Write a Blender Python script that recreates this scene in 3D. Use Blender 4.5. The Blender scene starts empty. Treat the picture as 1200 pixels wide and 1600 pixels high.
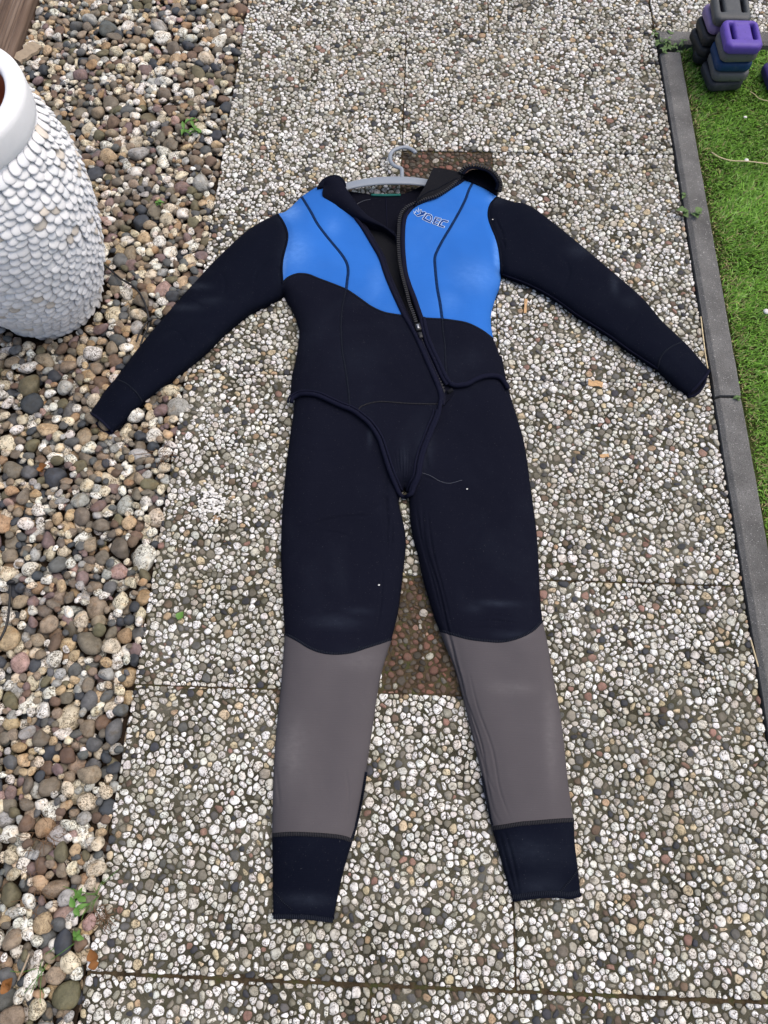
import bpy, math, random
import numpy as np
from mathutils import Matrix, Vector, noise as mnoise
from mathutils.geometry import delaunay_2d_cdt

random.seed(7)
rng = np.random.default_rng(7)
scene = bpy.context.scene
COL = scene.collection

# ------------------------------------------------------------------ camera
CAM_H = 1.55
FPX = 1202.0
# world axes (rows) seen in camera axes (right, down, forward)
CR = np.array([[0.99925, 0.02792, -0.02668],
               [0.03633, -0.91388, 0.40435],
               [-0.01309, -0.40502, -0.91421]])
right, down, fwd = CR[:, 0], CR[:, 1], CR[:, 2]
cam = bpy.data.cameras.new('camera')
cam.sensor_fit = 'VERTICAL'
cam.sensor_height = 24.0
cam.lens = 24.0 * FPX / 1600.0
cam.clip_start = 0.01
cam.clip_end = 500.0
camo = bpy.data.objects.new('camera', cam)
m = Matrix.Identity(4)
for i in range(3):
    m[i][0], m[i][1], m[i][2] = right[i], -down[i], -fwd[i]
m[2][3] = CAM_H
camo.matrix_world = m
COL.objects.link(camo)
scene.camera = camo

# ------------------------------------------------------------------ sky, sun, exposure
SUN_EL, SUN_AZ = math.radians(66), math.radians(70)     # azimuth from +Y towards +X
world = bpy.data.worlds.new('World')
scene.world = world
world.use_nodes = True
wn = world.node_tree.nodes
sky = wn.new('ShaderNodeTexSky')
sky.sky_type = 'NISHITA'
sky.sun_disc = False
sky.sun_elevation = SUN_EL
sky.sun_rotation = SUN_AZ
sky.air_density = 0.9
sky.dust_density = 5.0
sky.ozone_density = 0.3
wn['Background'].inputs['Strength'].default_value = 0.15
world.node_tree.links.new(sky.outputs[0], wn['Background'].inputs['Color'])
sun = bpy.data.lights.new('sun', 'SUN')
sun.energy = 1.0
sun.angle = math.radians(60)
sun.color = (1.0, 0.985, 0.965)
suno = bpy.data.objects.new('sun', sun)
sd = Vector((math.sin(SUN_AZ) * math.cos(SUN_EL), math.cos(SUN_AZ) * math.cos(SUN_EL), math.sin(SUN_EL)))
suno.rotation_euler = sd.to_track_quat('Z', 'Y').to_euler()
suno.location = sd * 5
COL.objects.link(suno)
scene.view_settings.view_transform = 'Standard'
scene.view_settings.look = 'None'
scene.view_settings.gamma = 1.0
scene.view_settings.exposure = 0.30
scene.view_settings.use_curve_mapping = False


# ------------------------------------------------------------------ helpers: measuring
def un(px, py, z=0.0):
    """point of the place at height z that the photograph shows at (px, py)"""
    d = np.array([(px - 600) / FPX, (py - 800) / FPX, 1.0])
    w = CR @ d
    t = (z - CAM_H) / w[2]
    return np.array([w[0] * t, w[1] * t, z])


def unq(pts):
    return np.array([un(x, y)[:2] for x, y in pts])


def lift(q, z):
    """plan points measured on the ground moved to where they lie at height z"""
    q = np.atleast_2d(q)
    z = np.broadcast_to(np.asarray(z, float), (len(q),))
    k = (CAM_H - z) / CAM_H
    return np.c_[q * k[:, None], z]


def proj_scale(P):
    c = (P - np.array([0, 0, CAM_H])) @ CR
    return c[:, :2] / c[:, 2:] * FPX + [600, 800], c[:, 2]


def smooth_curve(pts, step=0.006, world_pts=False):
    P = np.asarray(pts, float) if world_pts else unq(pts)
    n = len(P)
    if n > 2:
        out = []
        for i in range(n - 1):
            p0 = P[i - 1] if i > 0 else 2 * P[0] - P[1]
            p1, p2 = P[i], P[i + 1]
            p3 = P[i + 2] if i + 2 < n else 2 * P[-1] - P[-2]
            t = np.linspace(0, 1, 13)[:-1, None]
            out.append(0.5 * ((2 * p1) + (-p0 + p2) * t + (2 * p0 - 5 * p1 + 4 * p2 - p3) * t ** 2 +
                              (-p0 + 3 * p1 - 3 * p2 + p3) * t ** 3))
        P = np.vstack(out + [P[-1:]])
    L = np.r_[0, np.cumsum(np.linalg.norm(np.diff(P, axis=0), axis=1))]
    k = max(2, int(round(L[-1] / step)) + 1)
    s = np.linspace(0, L[-1], k)
    return np.stack([np.interp(s, L, P[:, j]) for j in range(P.shape[1])], 1)


def seg_dist(Q, curves):
    A = np.vstack([c[:-1] for c in curves])
    B = np.vstack([c[1:] for c in curves])
    AB = B - A
    L2 = np.maximum((AB ** 2).sum(1), 1e-12)
    out = np.empty(len(Q))
    for i in range(0, len(Q), 4000):
        q = Q[i:i + 4000, None, :]
        t = np.clip(((q - A) * AB).sum(2) / L2, 0, 1)
        d = q - (A + t[..., None] * AB)
        out[i:i + 4000] = np.sqrt((d ** 2).sum(2).min(1))
    return out


def in_poly(Q, poly):
    Q = np.asarray(Q); poly = np.asarray(poly)
    ins = np.zeros(len(Q), bool)
    lo, hi = poly.min(0), poly.max(0)
    idx = np.where(((Q >= lo) & (Q <= hi)).all(1))[0]
    nx_ = np.roll(poly, 1, 0)
    xi, yi, xj, yj = poly[:, 0], poly[:, 1], nx_[:, 0], nx_[:, 1]
    k = np.where(yj != yi, (xj - xi) / np.where(yj != yi, yj - yi, 1), 0)
    for s_ in range(0, len(idx), 2000):
        ii = idx[s_:s_ + 2000]
        x, y = Q[ii, 0][:, None], Q[ii, 1][:, None]
        c = (yi > y) != (yj > y)
        ins[ii] = ((c & (x < k * (y - yi) + xi)).sum(1) % 2) == 1
    return ins


def sstep(x, a, b):
    t = np.clip((x - a) / (b - a), 0, 1)
    return t * t * (3 - 2 * t)


def srgb(r, g, b):
    f = lambda c: (c / 255 / 12.92) if c / 255 <= 0.04045 else ((c / 255 + 0.055) / 1.055) ** 2.4
    return np.array([f(r), f(g), f(b)])


# ------------------------------------------------------------------ helpers: objects
ORG = {}


def props(o, label=None, cat=None, group=None, kind=None):
    if label: o['label'] = label
    if cat: o['category'] = cat
    if group: o['group'] = group
    if kind: o['kind'] = kind
    return o


def empty(name, loc, label, cat, group=None):
    o = bpy.data.objects.new(name, None)
    o.empty_display_size = 0.05
    o.location = loc
    COL.objects.link(o)
    ORG[o.name] = np.array(loc, float)
    return props(o, label, cat, group)


def make_mesh(name, V, F, mat, smooth=True, col=None, uv=None, wear_sheen=None):
    """F: (n,3) or (n,4) array, or a list mixing both"""
    me = bpy.data.meshes.new(name)
    V = np.asarray(V, np.float32)
    if isinstance(F, np.ndarray):
        k = F.shape[1]
        me.vertices.add(len(V))
        me.vertices.foreach_set('co', V.ravel())
        me.loops.add(F.size)
        me.loops.foreach_set('vertex_index', F.astype(np.int32).ravel())
        me.polygons.add(len(F))
        me.polygons.foreach_set('loop_start', np.arange(0, F.size, k, dtype=np.int32))
        me.update(calc_edges=True)
    else:
        me.from_pydata(V.tolist(), [], [tuple(int(i) for i in f) for f in F])
    me.polygons.foreach_set('use_smooth', np.full(len(me.polygons), smooth, bool))
    if col is not None:
        a = me.color_attributes.new('col', 'FLOAT_COLOR', 'POINT')
        c = np.ones((len(V), 4), np.float32)
        c[:, :3] = col
        a.data.foreach_set('color', c.ravel())
    if wear_sheen is not None:
        a = me.color_attributes.new('wear_sheen', 'FLOAT_COLOR', 'POINT')
        c = np.ones((len(V), 4), np.float32)
        c[:, :3] = np.asarray(wear_sheen)[:, None]
        a.data.foreach_set('color', c.ravel())
    if uv is not None:
        l = me.uv_layers.new(name='UVMap')
        idx = np.empty(len(me.loops), np.int32)
        me.loops.foreach_get('vertex_index', idx)
        l.data.foreach_set('uv', np.asarray(uv, np.float32)[idx].ravel())
    if mat is not None:
        me.materials.append(mat)
    me.validate()
    return me


def add(name, V, F, mat, parent=None, smooth=True, col=None, uv=None, origin=None, wear_sheen=None):
    V = np.asarray(V, float)
    if origin is None:
        origin = np.array([(V[:, 0].min() + V[:, 0].max()) / 2, (V[:, 1].min() + V[:, 1].max()) / 2, V[:, 2].min()])
    me = make_mesh(name, V - origin, F, mat, smooth, col, uv, wear_sheen)
    return place(name, me, origin, parent)


def place(name, me, origin, parent=None):
    o = bpy.data.objects.new(name, me)
    COL.objects.link(o)
    po = np.zeros(3)
    if parent is not None:
        o.parent = parent
        po = ORG[parent.name]
    o.location = np.asarray(origin, float) - po
    ORG[o.name] = np.asarray(origin, float)
    return o


# ------------------------------------------------------------------ helpers: materials
class NT:
    def __init__(s, name):
        s.mat = bpy.data.materials.new(name)
        s.mat.use_nodes = True
        s.t = s.mat.node_tree
        s.b = s.t.nodes['Principled BSDF']

    def n(s, typ, **kw):
        nd = s.t.nodes.new('ShaderNode' + typ)
        ins = kw.pop('ins', {})
        for k, v in kw.items():
            setattr(nd, k, v)
        for k, v in ins.items():
            s.set(nd.inputs[k], v)
        return nd

    def set(s, sock, v):
        if isinstance(v, bpy.types.NodeSocket):
            s.t.links.new(v, sock)
        elif hasattr(v, '__len__') and not isinstance(v, str):
            v = tuple(float(x) for x in v)
            sock.default_value = v + (1.0,) if len(sock.default_value) == 4 and len(v) == 3 else v
        else:
            sock.default_value = v

    def P(s, **kw):
        for k, v in kw.items():
            s.set(s.b.inputs[k.replace('_', ' ')], v)

    def pos(s):
        return s.n('NewGeometry').outputs['Position']

    def noise(s, scale, detail=4, rough=0.55, vec=None, dist=0.0):
        nd = s.n('TexNoise', ins={'Scale': scale, 'Detail': detail, 'Roughness': rough, 'Distortion': dist})
        s.set(nd.inputs['Vector'], vec if vec is not None else s.pos())
        return nd.outputs['Fac']

    def ramp(s, fac, stops):
        r = s.n('ValToRGB')
        el = r.color_ramp.elements
        while len(el) < len(stops): el.new(0.5)
        for e, (p, c) in zip(el, stops):
            e.position = p
            e.color = (*[float(x) for x in c], 1) if len(c) == 3 else c
        s.set(r.inputs['Fac'], fac)
        return r.outputs['Color']

    def mix(s, fac, a, b, mode='MIX'):
        nd = s.n('Mix', data_type='RGBA', blend_type=mode)
        s.set(nd.inputs[0], fac); s.set(nd.inputs[6], a); s.set(nd.inputs[7], b)
        return nd.outputs[2]

    def math(s, op, a, b=0.5, clamp=False):
        nd = s.n('Math', operation=op, use_clamp=clamp)
        s.set(nd.inputs[0], a); s.set(nd.inputs[1], b)
        return nd.outputs[0]

    def attr(s, name='col'):
        return s.n('Attribute', attribute_name=name).outputs['Color']

    def bump(s, height, strength=0.4, dist=0.001, normal=None):
        nd = s.n('Bump', ins={'Strength': strength, 'Distance': dist})
        s.set(nd.inputs['Height'], height)
        if normal is not None: s.set(nd.inputs['Normal'], normal)
        s.set(s.b.inputs['Normal'], nd.outputs['Normal'])
        return nd.outputs['Normal']


def grey(v): return (v, v, v)


def mat_simple(name, c, rough=0.6, spec=0.4, nscale=None, namt=0.25, bscale=None, bamt=0.3, bdist=0.0006, metal=0.0):
    t = NT(name)
    colr = tuple(c)
    if nscale:
        f = t.noise(nscale, 5)
        colr = t.mix(f, np.array(c) * (1 - namt), np.minimum(np.array(c) * (1 + namt), 1.0))
    t.P(Base_Color=colr, Roughness=rough, Specular_IOR_Level=spec, Metallic=metal)
    if bscale:
        t.bump(t.noise(bscale, 6, 0.6), bamt, bdist)
    return t.mat


def mat_neoprene(name, c, scuff_sheen, scuff_amt=0.35, sheen=0.25):
    t = NT(name)
    big = t.noise(7, 4, 0.5)
    col = t.mix(big, np.array(c) * 0.86, np.array(c) * 1.14)
    # fine nap and pale rubbed patches
    nap = t.noise(900, 2, 0.6)
    col = t.mix(t.math('MULTIPLY', nap, 0.22), col, np.array(c) * 1.4 + 0.001)
    rub = t.ramp(t.noise(5.5, 5, 0.62, dist=0.6), [(0.54, grey(0)), (0.76, grey(1))])
    col = t.mix(t.math('MULTIPLY', rub, scuff_amt * 0.6), col, scuff_sheen)
    sepw = t.n('SeparateColor'); t.set(sepw.inputs[0], t.attr('wear_sheen'))
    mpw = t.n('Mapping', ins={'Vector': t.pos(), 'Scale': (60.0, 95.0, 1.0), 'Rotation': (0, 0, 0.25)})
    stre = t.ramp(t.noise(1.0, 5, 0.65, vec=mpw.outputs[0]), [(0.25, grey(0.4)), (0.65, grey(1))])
    col = t.mix(t.math('MULTIPLY', sepw.outputs[0], stre), col, np.minimum(np.array(scuff_sheen) * 1.35, 0.9))  # worn spots, plus the thigh sheen painted in as pale colour
    lint = t.ramp(t.noise(420, 1, 0.5), [(0.735, grey(0)), (0.76, grey(1))])
    col = t.mix(t.math('MULTIPLY', lint, 0.22), col, (0.16, 0.16, 0.17))
    mp = t.n('Mapping', ins={'Vector': t.pos(), 'Scale': (25.0, 700.0, 60.0)})
    lines = t.noise(1.0, 3, 0.6, vec=mp.outputs[0])
    t.P(Base_Color=col, Roughness=0.85, Specular_IOR_Level=0.03, Sheen_Weight=sheen, Sheen_Roughness=0.35,
        Sheen_Tint=tuple(np.minimum(np.array(c) * 6 + 0.08, 1)) + (1.0,))
    h = t.math('ADD', t.math('MULTIPLY', nap, 0.5), lines)
    t.bump(h, 0.45, 0.0007)
    return t.mat


def mat_stone(name, fine):
    t = NT(name)
    c = t.attr()
    lum = t.n('RGBToBW'); t.set(lum.inputs[0], c)
    m1 = t.noise(85, 6, 0.62)
    c1 = t.mix(t.ramp(m1, [(0.34, grey(0)), (0.66, grey(1))]), t.mix(1.0, c, (0.66, 0.64, 0.60, 1), 'MULTIPLY'), t.mix(1.0, c, (1.14, 1.13, 1.11, 1), 'MULTIPLY'))
    if fine < 200:      # loose pebbles: rusty or grey staining within a stone
        st_ = t.ramp(t.noise(48, 5, 0.62, dist=0.8), [(0.52, grey(0)), (0.66, grey(0.55))])
        c1 = t.mix(st_, c1, t.mix(1.0, c1, (0.86, 0.68, 0.48, 1), 'MULTIPLY'))
        gs_ = t.ramp(t.noise(33, 5, 0.62), [(0.54, grey(0)), (0.70, grey(0.5))])
        c1 = t.mix(gs_, c1, t.mix(1.0, c1, (0.62, 0.64, 0.66, 1), 'MULTIPLY'))
    # dark pits and cracks, mostly on the pale quartz
    v = t.ramp(t.noise(fine, 5, 0.68, dist=1.5), [(0.50, grey(0)), (0.555, grey(1))])
    v2 = t.ramp(t.noise(fine * 0.33, 3, 0.5), [(0.40, grey(0)), (0.50, grey(1))])
    pit = t.math('MULTIPLY', t.math('MULTIPLY', v, v2), t.math('MULTIPLY', lum.outputs[0], 1.5, True))
    c1 = t.mix(pit, c1, t.mix(1.0, c1, (0.20, 0.18, 0.15, 1), 'MULTIPLY'))
    t.P(Base_Color=c1, Roughness=t.ramp(m1, [(0.3, grey(0.55)), (0.7, grey(0.8))]), Specular_IOR_Level=0.35)
    h = t.math('SUBTRACT', t.noise(300, 6, 0.7), t.math('MULTIPLY', pit, 0.6))
    t.bump(h, 0.55, 0.0015)
    return t.mat


def pebble_pattern(t, scale, stops, gap):
    """colour of packed stones for ground beyond the reach of the built ones"""
    v = t.n('TexVoronoi', feature='F1', ins={'Scale': scale}); t.set(v.inputs['Vector'], t.pos())
    e = t.n('TexVoronoi', feature='DISTANCE_TO_EDGE', ins={'Scale': scale}); t.set(e.inputs['Vector'], t.pos())
    sp = t.n('SeparateColor'); t.set(sp.inputs[0], v.outputs['Color'])
    c = t.ramp(sp.outputs[0], stops)
    return t.mix(t.ramp(e.outputs['Distance'], [(0.03, grey(0)), (0.12, grey(1))]), gap, c)


def mask_xyz(t, tests):
    """1 where any of the tests (axis combination a*x + b*y > c) holds"""
    sp = t.n('SeparateXYZ'); t.set(sp.inputs[0], t.pos())
    out = None
    for a, b, c in tests:
        m_ = t.math('GREATER_THAN', t.math('ADD', t.math('MULTIPLY', sp.outputs[0], a), t.math('MULTIPLY', sp.outputs[1], b)), c)
        out = m_ if out is None else t.math('MAXIMUM', out, m_)
    return out


AGG_STOPS = [(0.0, (0.10, 0.09, 0.08)), (0.2, (0.28, 0.26, 0.23)), (0.45, (0.55, 0.54, 0.50)), (0.8, (0.72, 0.72, 0.70)), (1.0, (0.80, 0.80, 0.78))]
GRV_STOPS = [(0.0, (0.06, 0.065, 0.07)), (0.3, (0.19, 0.16, 0.13)), (0.55, (0.32, 0.27, 0.21)), (0.8, (0.62, 0.56, 0.46)), (1.0, (0.75, 0.73, 0.68))]
M = {}
M['navy'] = mat_neoprene('navy_neoprene', (0.0056, 0.0064, 0.0128), (0.017, 0.021, 0.032), 0.35, 0.02)
M['black'] = mat_neoprene('black_neoprene', (0.0040, 0.0052, 0.0112), (0.016, 0.020, 0.030), 0.35, 0.03)
M['blue'] = mat_neoprene('blue_neoprene', (0.026, 0.132, 0.455), (0.105, 0.24, 0.55), 0.22, 0.05)
M['greyneo'] = mat_neoprene('grey_neoprene', (0.080, 0.073, 0.078), (0.120, 0.112, 0.114), 0.4, 0.04)
M['charcoal'] = mat_neoprene('charcoal_skin', (0.0100, 0.0105, 0.0130), (0.022, 0.022, 0.025), 0.25, 0.03)
M['lining'] = mat_neoprene('lining', (0.0050, 0.0054, 0.010), (0.014, 0.014, 0.02), 0.2, 0.03)
M['binding'] = mat_neoprene('binding', (0.0078, 0.0086, 0.0190), (0.018, 0.020, 0.032), 0.2, 0.04)


def mat_stitch(name, c, c2, pitch):
    t = NT(name)
    uv = t.n('UVMap').outputs['UV']
    sep = t.n('SeparateXYZ'); t.set(sep.inputs[0], uv)
    w = t.math('SINE', t.math('MULTIPLY', sep.outputs['X'], 2 * math.pi / pitch))
    w = t.math('MULTIPLY_ADD', w, 0.5)
    w.node.inputs[2].default_value = 0.5
    t.P(Base_Color=t.mix(w, c, c2), Roughness=0.85, Specular_IOR_Level=0.04)
    t.bump(w, 0.7, 0.0012)
    return t.mat


M['stitch'] = mat_stitch('stitch', (0.003, 0.004, 0.008), (0.017, 0.020, 0.030), 0.0034)
M['stitch_blue'] = mat_stitch('stitch_blue', (0.003, 0.005, 0.014), (0.012, 0.045, 0.15), 0.0042)
M['stitch_tape'] = mat_stitch('stitch_tape', (0.005, 0.005, 0.008), (0.030, 0.030, 0.034), 0.0045)
M['stitch_grey'] = mat_stitch('stitch_grey', (0.008, 0.008, 0.011), (0.036, 0.036, 0.040), 0.0032)
M['teeth'] = mat_simple('zip_teeth', (0.014, 0.014, 0.016), 0.45, 0.35)
M['zipmetal'] = mat_simple('zip_pull_metal', (0.30, 0.31, 0.33), 0.35, 0.5, metal=0.6)
M['hanger'] = mat_simple('grey_plastic', (0.235, 0.265, 0.305), 0.4, 0.5, 30, 0.08)
M['print'] = mat_simple('white_print', (0.62, 0.72, 0.80), 0.7, 0.3)
M['print_dark'] = mat_simple('dark_print', (0.008, 0.045, 0.20), 0.8, 0.1)
M['green_tag'] = mat_simple('green_tag', (0.008, 0.10, 0.085), 0.8, 0.3)
M['stone'] = mat_stone('gravel_stone', 170)
M['aggregate'] = mat_stone('aggregate_stone', 210)

t = NT('mortar')
n1 = t.noise(9, 6, 0.6); n2 = t.noise(260, 5, 0.65)
c = t.ramp(n1, [(0.32, (0.026, 0.024, 0.015)), (0.5, (0.078, 0.072, 0.047)), (0.68, (0.165, 0.156, 0.120))])
c = t.mix(t.ramp(t.noise(22, 5, 0.6), [(0.52, grey(0)), (0.64, grey(0.6))]), c, (0.038, 0.039, 0.014))
c = t.mix(t.math('MULTIPLY', n2, 0.55), c, t.mix(1.0, c, (0.35, 0.33, 0.3, 1), 'MULTIPLY'))
# fine light sand grains
g = t.ramp(t.noise(520, 2, 0.5), [(0.60, grey(0)), (0.68, grey(1))])
c = t.mix(t.math('MULTIPLY', g, 0.45), c, (0.22, 0.20, 0.15))
c = t.mix(mask_xyz(t, [(0, 1, 2.64), (0, -1, 0.46), (1, 0, 1.25)]), c, pebble_pattern(t, 85, AGG_STOPS, (0.05, 0.045, 0.03)))
t.P(Base_Color=c, Roughness=0.9, Specular_IOR_Level=0.2)
t.bump(n2, 0.9, 0.003)
M['mortar'] = t.mat

t = NT('red_mortar')
n2 = t.noise(240, 5, 0.65)
c = t.mix(n2, (0.018, 0.014, 0.010), (0.075, 0.056, 0.038))
c = t.mix(t.ramp(t.noise(30, 4), [(0.5, grey(0)), (0.65, grey(0.6))]), c, (0.055, 0.055, 0.022))
t.P(Base_Color=c, Roughness=0.9, Specular_IOR_Level=0.2)
t.bump(n2, 0.9, 0.003)
M['red_mortar'] = t.mat

t = NT('soil')
n1 = t.noise(14, 6, 0.65); n2 = t.noise(160, 6, 0.7)
c = t.ramp(n1, [(0.3, (0.022, 0.014, 0.009)), (0.55, (0.055, 0.037, 0.024)), (0.75, (0.10, 0.075, 0.052))])
c = t.mix(t.math('MULTIPLY', n2, 0.7), c, (0.018, 0.012, 0.008))
c = t.mix(mask_xyz(t, [(-1, -0.2415, 0.86), (0, 1, 2.63), (0, -1, 0.49)]), c, pebble_pattern(t, 42, GRV_STOPS, (0.03, 0.022, 0.015)))
t.P(Base_Color=c, Roughness=0.95, Specular_IOR_Level=0.15)
t.bump(n2, 1.0, 0.006)
M['soil'] = t.mat

t = NT('joint_soil')
n1 = t.noise(40, 6, 0.65)
c = t.ramp(n1, [(0.33, (0.028, 0.020, 0.012)), (0.52, (0.085, 0.062, 0.036)), (0.66, (0.060, 0.068, 0.024))])
t.P(Base_Color=c, Roughness=0.95, Specular_IOR_Level=0.15)
t.bump(t.noise(300, 6, 0.7), 1.0, 0.004)
M['joint'] = t.mat

t = NT('kerb_concrete')
n1 = t.noise(11, 6, 0.6); n2 = t.noise(420, 4, 0.6)
c = t.ramp(n1, [(0.3, (0.092, 0.091, 0.087)), (0.7, (0.190, 0.187, 0.180))])
c = t.mix(t.ramp(n2, [(0.35, grey(0.7)), (0.5, grey(0))]), c, (0.062, 0.061, 0.058))
c = t.mix(t.ramp(t.noise(330, 2, 0.5), [(0.66, grey(0)), (0.71, grey(0.8))]), c, (0.48, 0.47, 0.45))
t.P(Base_Color=c, Roughness=0.88, Specular_IOR_Level=0.25)
t.bump(n2, 0.9, 0.0018)
M['kerb'] = t.mat

t = NT('turf_base')
c = t.mix(t.noise(60, 5), (0.028, 0.045, 0.010), (0.07, 0.085, 0.025))
c = t.mix(mask_xyz(t, [(1, 0, 1.15), (0, -1, 0.35)]), c, t.mix(t.noise(190, 5, 0.7), (0.05, 0.12, 0.014), (0.19, 0.34, 0.05)))
t.P(Base_Color=c, Roughness=0.95, Specular_IOR_Level=0.1)
t.bump(t.noise(300, 4), 1.0, 0.006)
M['turf'] = t.mat

t = NT('grass_blade')
t.P(Base_Color=t.attr(), Roughness=0.55, Specular_IOR_Level=0.35)
M['grass'] = t.mat

t = NT('timber')
mp = t.n('Mapping', ins={'Vector': t.pos(), 'Scale': (60.0, 2.2, 60.0)})
gr = t.noise(1.0, 6, 0.6, vec=mp.outputs[0], dist=0.8)
c = t.ramp(gr, [(0.3, (0.050, 0.028, 0.018)), (0.5, (0.125, 0.080, 0.054)), (0.7, (0.22, 0.165, 0.125))])
c = t.mix(t.math('MULTIPLY', t.noise(8, 4), 0.5), c, (0.17, 0.135, 0.11))
t.P(Base_Color=c, Roughness=0.85, Specular_IOR_Level=0.2)
t.bump(gr, 0.7, 0.003)
M['timber'] = t.mat

M['pot_white'] = mat_simple('white_render', (0.80, 0.81, 0.82), 0.75, 0.3, 60, 0.05, 240, 0.3, 0.0008)
M['terracotta'] = mat_simple('terracotta', (0.26, 0.075, 0.03), 0.8, 0.3, 30, 0.3, 200, 0.3)
t = NT('white_pebble')
c = t.mix(t.noise(35, 4), t.mix(1.0, t.attr(), (0.92, 0.92, 0.92, 1), 'MULTIPLY'), t.attr())
t.P(Base_Color=c, Roughness=0.55, Specular_IOR_Level=0.35)
t.bump(t.noise(280, 4), 0.15, 0.0006)
M['white_pebble'] = t.mat
M['rubber'] = mat_simple('black_rubber', (0.012, 0.012, 0.013), 0.5, 0.4)
M['straw'] = mat_simple('dry_straw', (0.58, 0.48, 0.30), 0.8, 0.25, 120, 0.3)
M['dead_grass'] = mat_simple('dead_grass', (0.17, 0.105, 0.06), 0.85, 0.2, 100, 0.4)
M['chip'] = mat_simple('wood_chip', (0.52, 0.33, 0.17), 0.8, 0.25, 90, 0.25, 200, 0.5)
M['bark'] = mat_simple('weathered_bark', (0.34, 0.27, 0.19), 0.9, 0.2, 70, 0.35, 150, 0.8, 0.002)
M['weed'] = mat_simple('weed_leaf', (0.085, 0.20, 0.030), 0.55, 0.4, 90, 0.3)
M['weed_dull'] = mat_simple('dull_leaf', (0.10, 0.17, 0.055), 0.6, 0.3, 90, 0.3)
M['dead_leaf'] = mat_simple('dead_leaf', (0.22, 0.095, 0.028), 0.7, 0.3, 80, 0.45, 150, 0.4)
M['dust_thread'] = mat_simple('dust_thread', (0.16, 0.17, 0.20), 0.9, 0.1)
M['crumb'] = mat_simple('pale_crumb', (0.72, 0.70, 0.66), 0.8, 0.3)


# ------------------------------------------------------------------ helpers: shapes
def fill(loop, interior, holes=()):
    """triangulated filling of a closed plan outline; returns points, triangles, first len(loop) points = outline"""
    pts = [loop] + list(holes)
    edges, base = [], 0
    for l in pts:
        n = len(l)
        edges += [(base + i, base + (i + 1) % n) for i in range(n)]
        base += n
    allp = np.vstack(pts + ([interior] if len(interior) else []))
    res = delaunay_2d_cdt([Vector(p) for p in allp], edges, [], 0, 1e-7)
    V = np.array([[v.x, v.y] for v in res[0]])
    F = np.array([f for f in res[2] if len(f) == 3], int)
    c = V[F].mean(1)
    ok = in_poly(c, loop)
    for hl in holes: ok &= ~in_poly(c, hl)
    F = F[ok]
    # counter-clockwise
    a = V[F]
    cr = (a[:, 1, 0] - a[:, 0, 0]) * (a[:, 2, 1] - a[:, 0, 1]) - (a[:, 1, 1] - a[:, 0, 1]) * (a[:, 2, 0] - a[:, 0, 0])
    F[cr < 0] = F[cr < 0][:, ::-1]
    return V, F


def hexgrid(loop, step):
    lo, hi = loop.min(0), loop.max(0)
    xs = np.arange(lo[0], hi[0] + step, step)
    ys = np.arange(lo[1], hi[1] + step, step * 0.866)
    X, Y = np.meshgrid(xs, ys)
    X[1::2] += step / 2
    return np.c_[X.ravel(), Y.ravel()]


def inside_pts(loop, step, margin):
    G = hexgrid(loop, step)
    G = G[in_poly(G, loop)]
    if len(G):
        G = G[seg_dist(G, [np.vstack([loop, loop[:1]])]) > margin]
    return G


def boundary_edges(F):
    E = np.vstack([F[:, [0, 1]], F[:, [1, 2]], F[:, [2, 0]]])
    key = {}
    for a, b in E:
        key[(a, b)] = 1
    return [(a, b) for a, b in key if (b, a) not in key]


DENSE = []


def offset_curve(c, d):
    tg = np.gradient(c, axis=0)
    nn = np.c_[-tg[:, 1], tg[:, 0]]
    nn /= np.maximum(np.linalg.norm(nn, axis=1), 1e-9)[:, None]
    return c + nn * d


def sheet(loop, zfun, step=0.006, thick=0.005, rings=(0.0015, 0.004, 0.008), droploop=None):
    """cloth-like sheet with thickness: top surface zfun(q) over an outline, walls down at its edge"""
    extra = []
    if rings:
        P = loop
        tg = np.roll(P, -1, 0) - np.roll(P, 1, 0)
        nn = np.c_[-tg[:, 1], tg[:, 0]]
        nn /= np.maximum(np.linalg.norm(nn, axis=1), 1e-9)[:, None]
        area = 0.5 * (P[:, 0] * np.roll(P[:, 1], -1) - np.roll(P[:, 0], -1) * P[:, 1]).sum()
        if area < 0: nn = -nn
        cl = [np.vstack([P, P[:1]])]
        for r in rings:
            Z = P + nn * r
            Z = Z[in_poly(Z, P)]
            Z = Z[seg_dist(Z, cl) > r * 0.8]
            extra.append(Z)
    G = inside_pts(loop, step, (rings[-1] if rings else 0) + step * 0.45)
    cps = []
    for cv, dep_, w_ in DENSE:
        cc = smooth_curve(cv, 0.0035, True)
        for k_ in ((0, 1, -1, 2.2, -2.2, 3.6, -3.6) if w_ < 0.004 else ()):
            q_ = offset_curve(cc, k_ * w_)
            q_ = q_[in_poly(q_, loop)]
            if len(q_): q_ = q_[seg_dist(q_, [np.vstack([loop, loop[:1]])]) > 0.002]
            if len(q_): cps.append(q_)
    if cps:
        near_ = seg_dist(G, [cv for cv, _, w_ in DENSE if w_ < 0.004]) < 0.010
        G = np.vstack([G[~near_]] + cps)
    V, F = fill(loop, np.vstack(extra + [G]) if len(extra) else G)
    z = zfun(V)
    top = lift(V, z)
    be = boundary_edges(F)
    bi = sorted({i for e in be for i in e})
    mp = {i: len(V) + k for k, i in enumerate(bi)}
    low = top[bi].copy()
    low[:, 2] = np.maximum(low[:, 2] - thick, 0.0005)
    cen = V[bi] * 0
    W = np.array([(a, b, mp[b], mp[a]) for a, b in be])
    T = np.vstack([np.c_[W[:, 0], W[:, 3], W[:, 2]], np.c_[W[:, 0], W[:, 2], W[:, 1]]])
    return np.vstack([top, low]), np.vstack([F, T])


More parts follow.
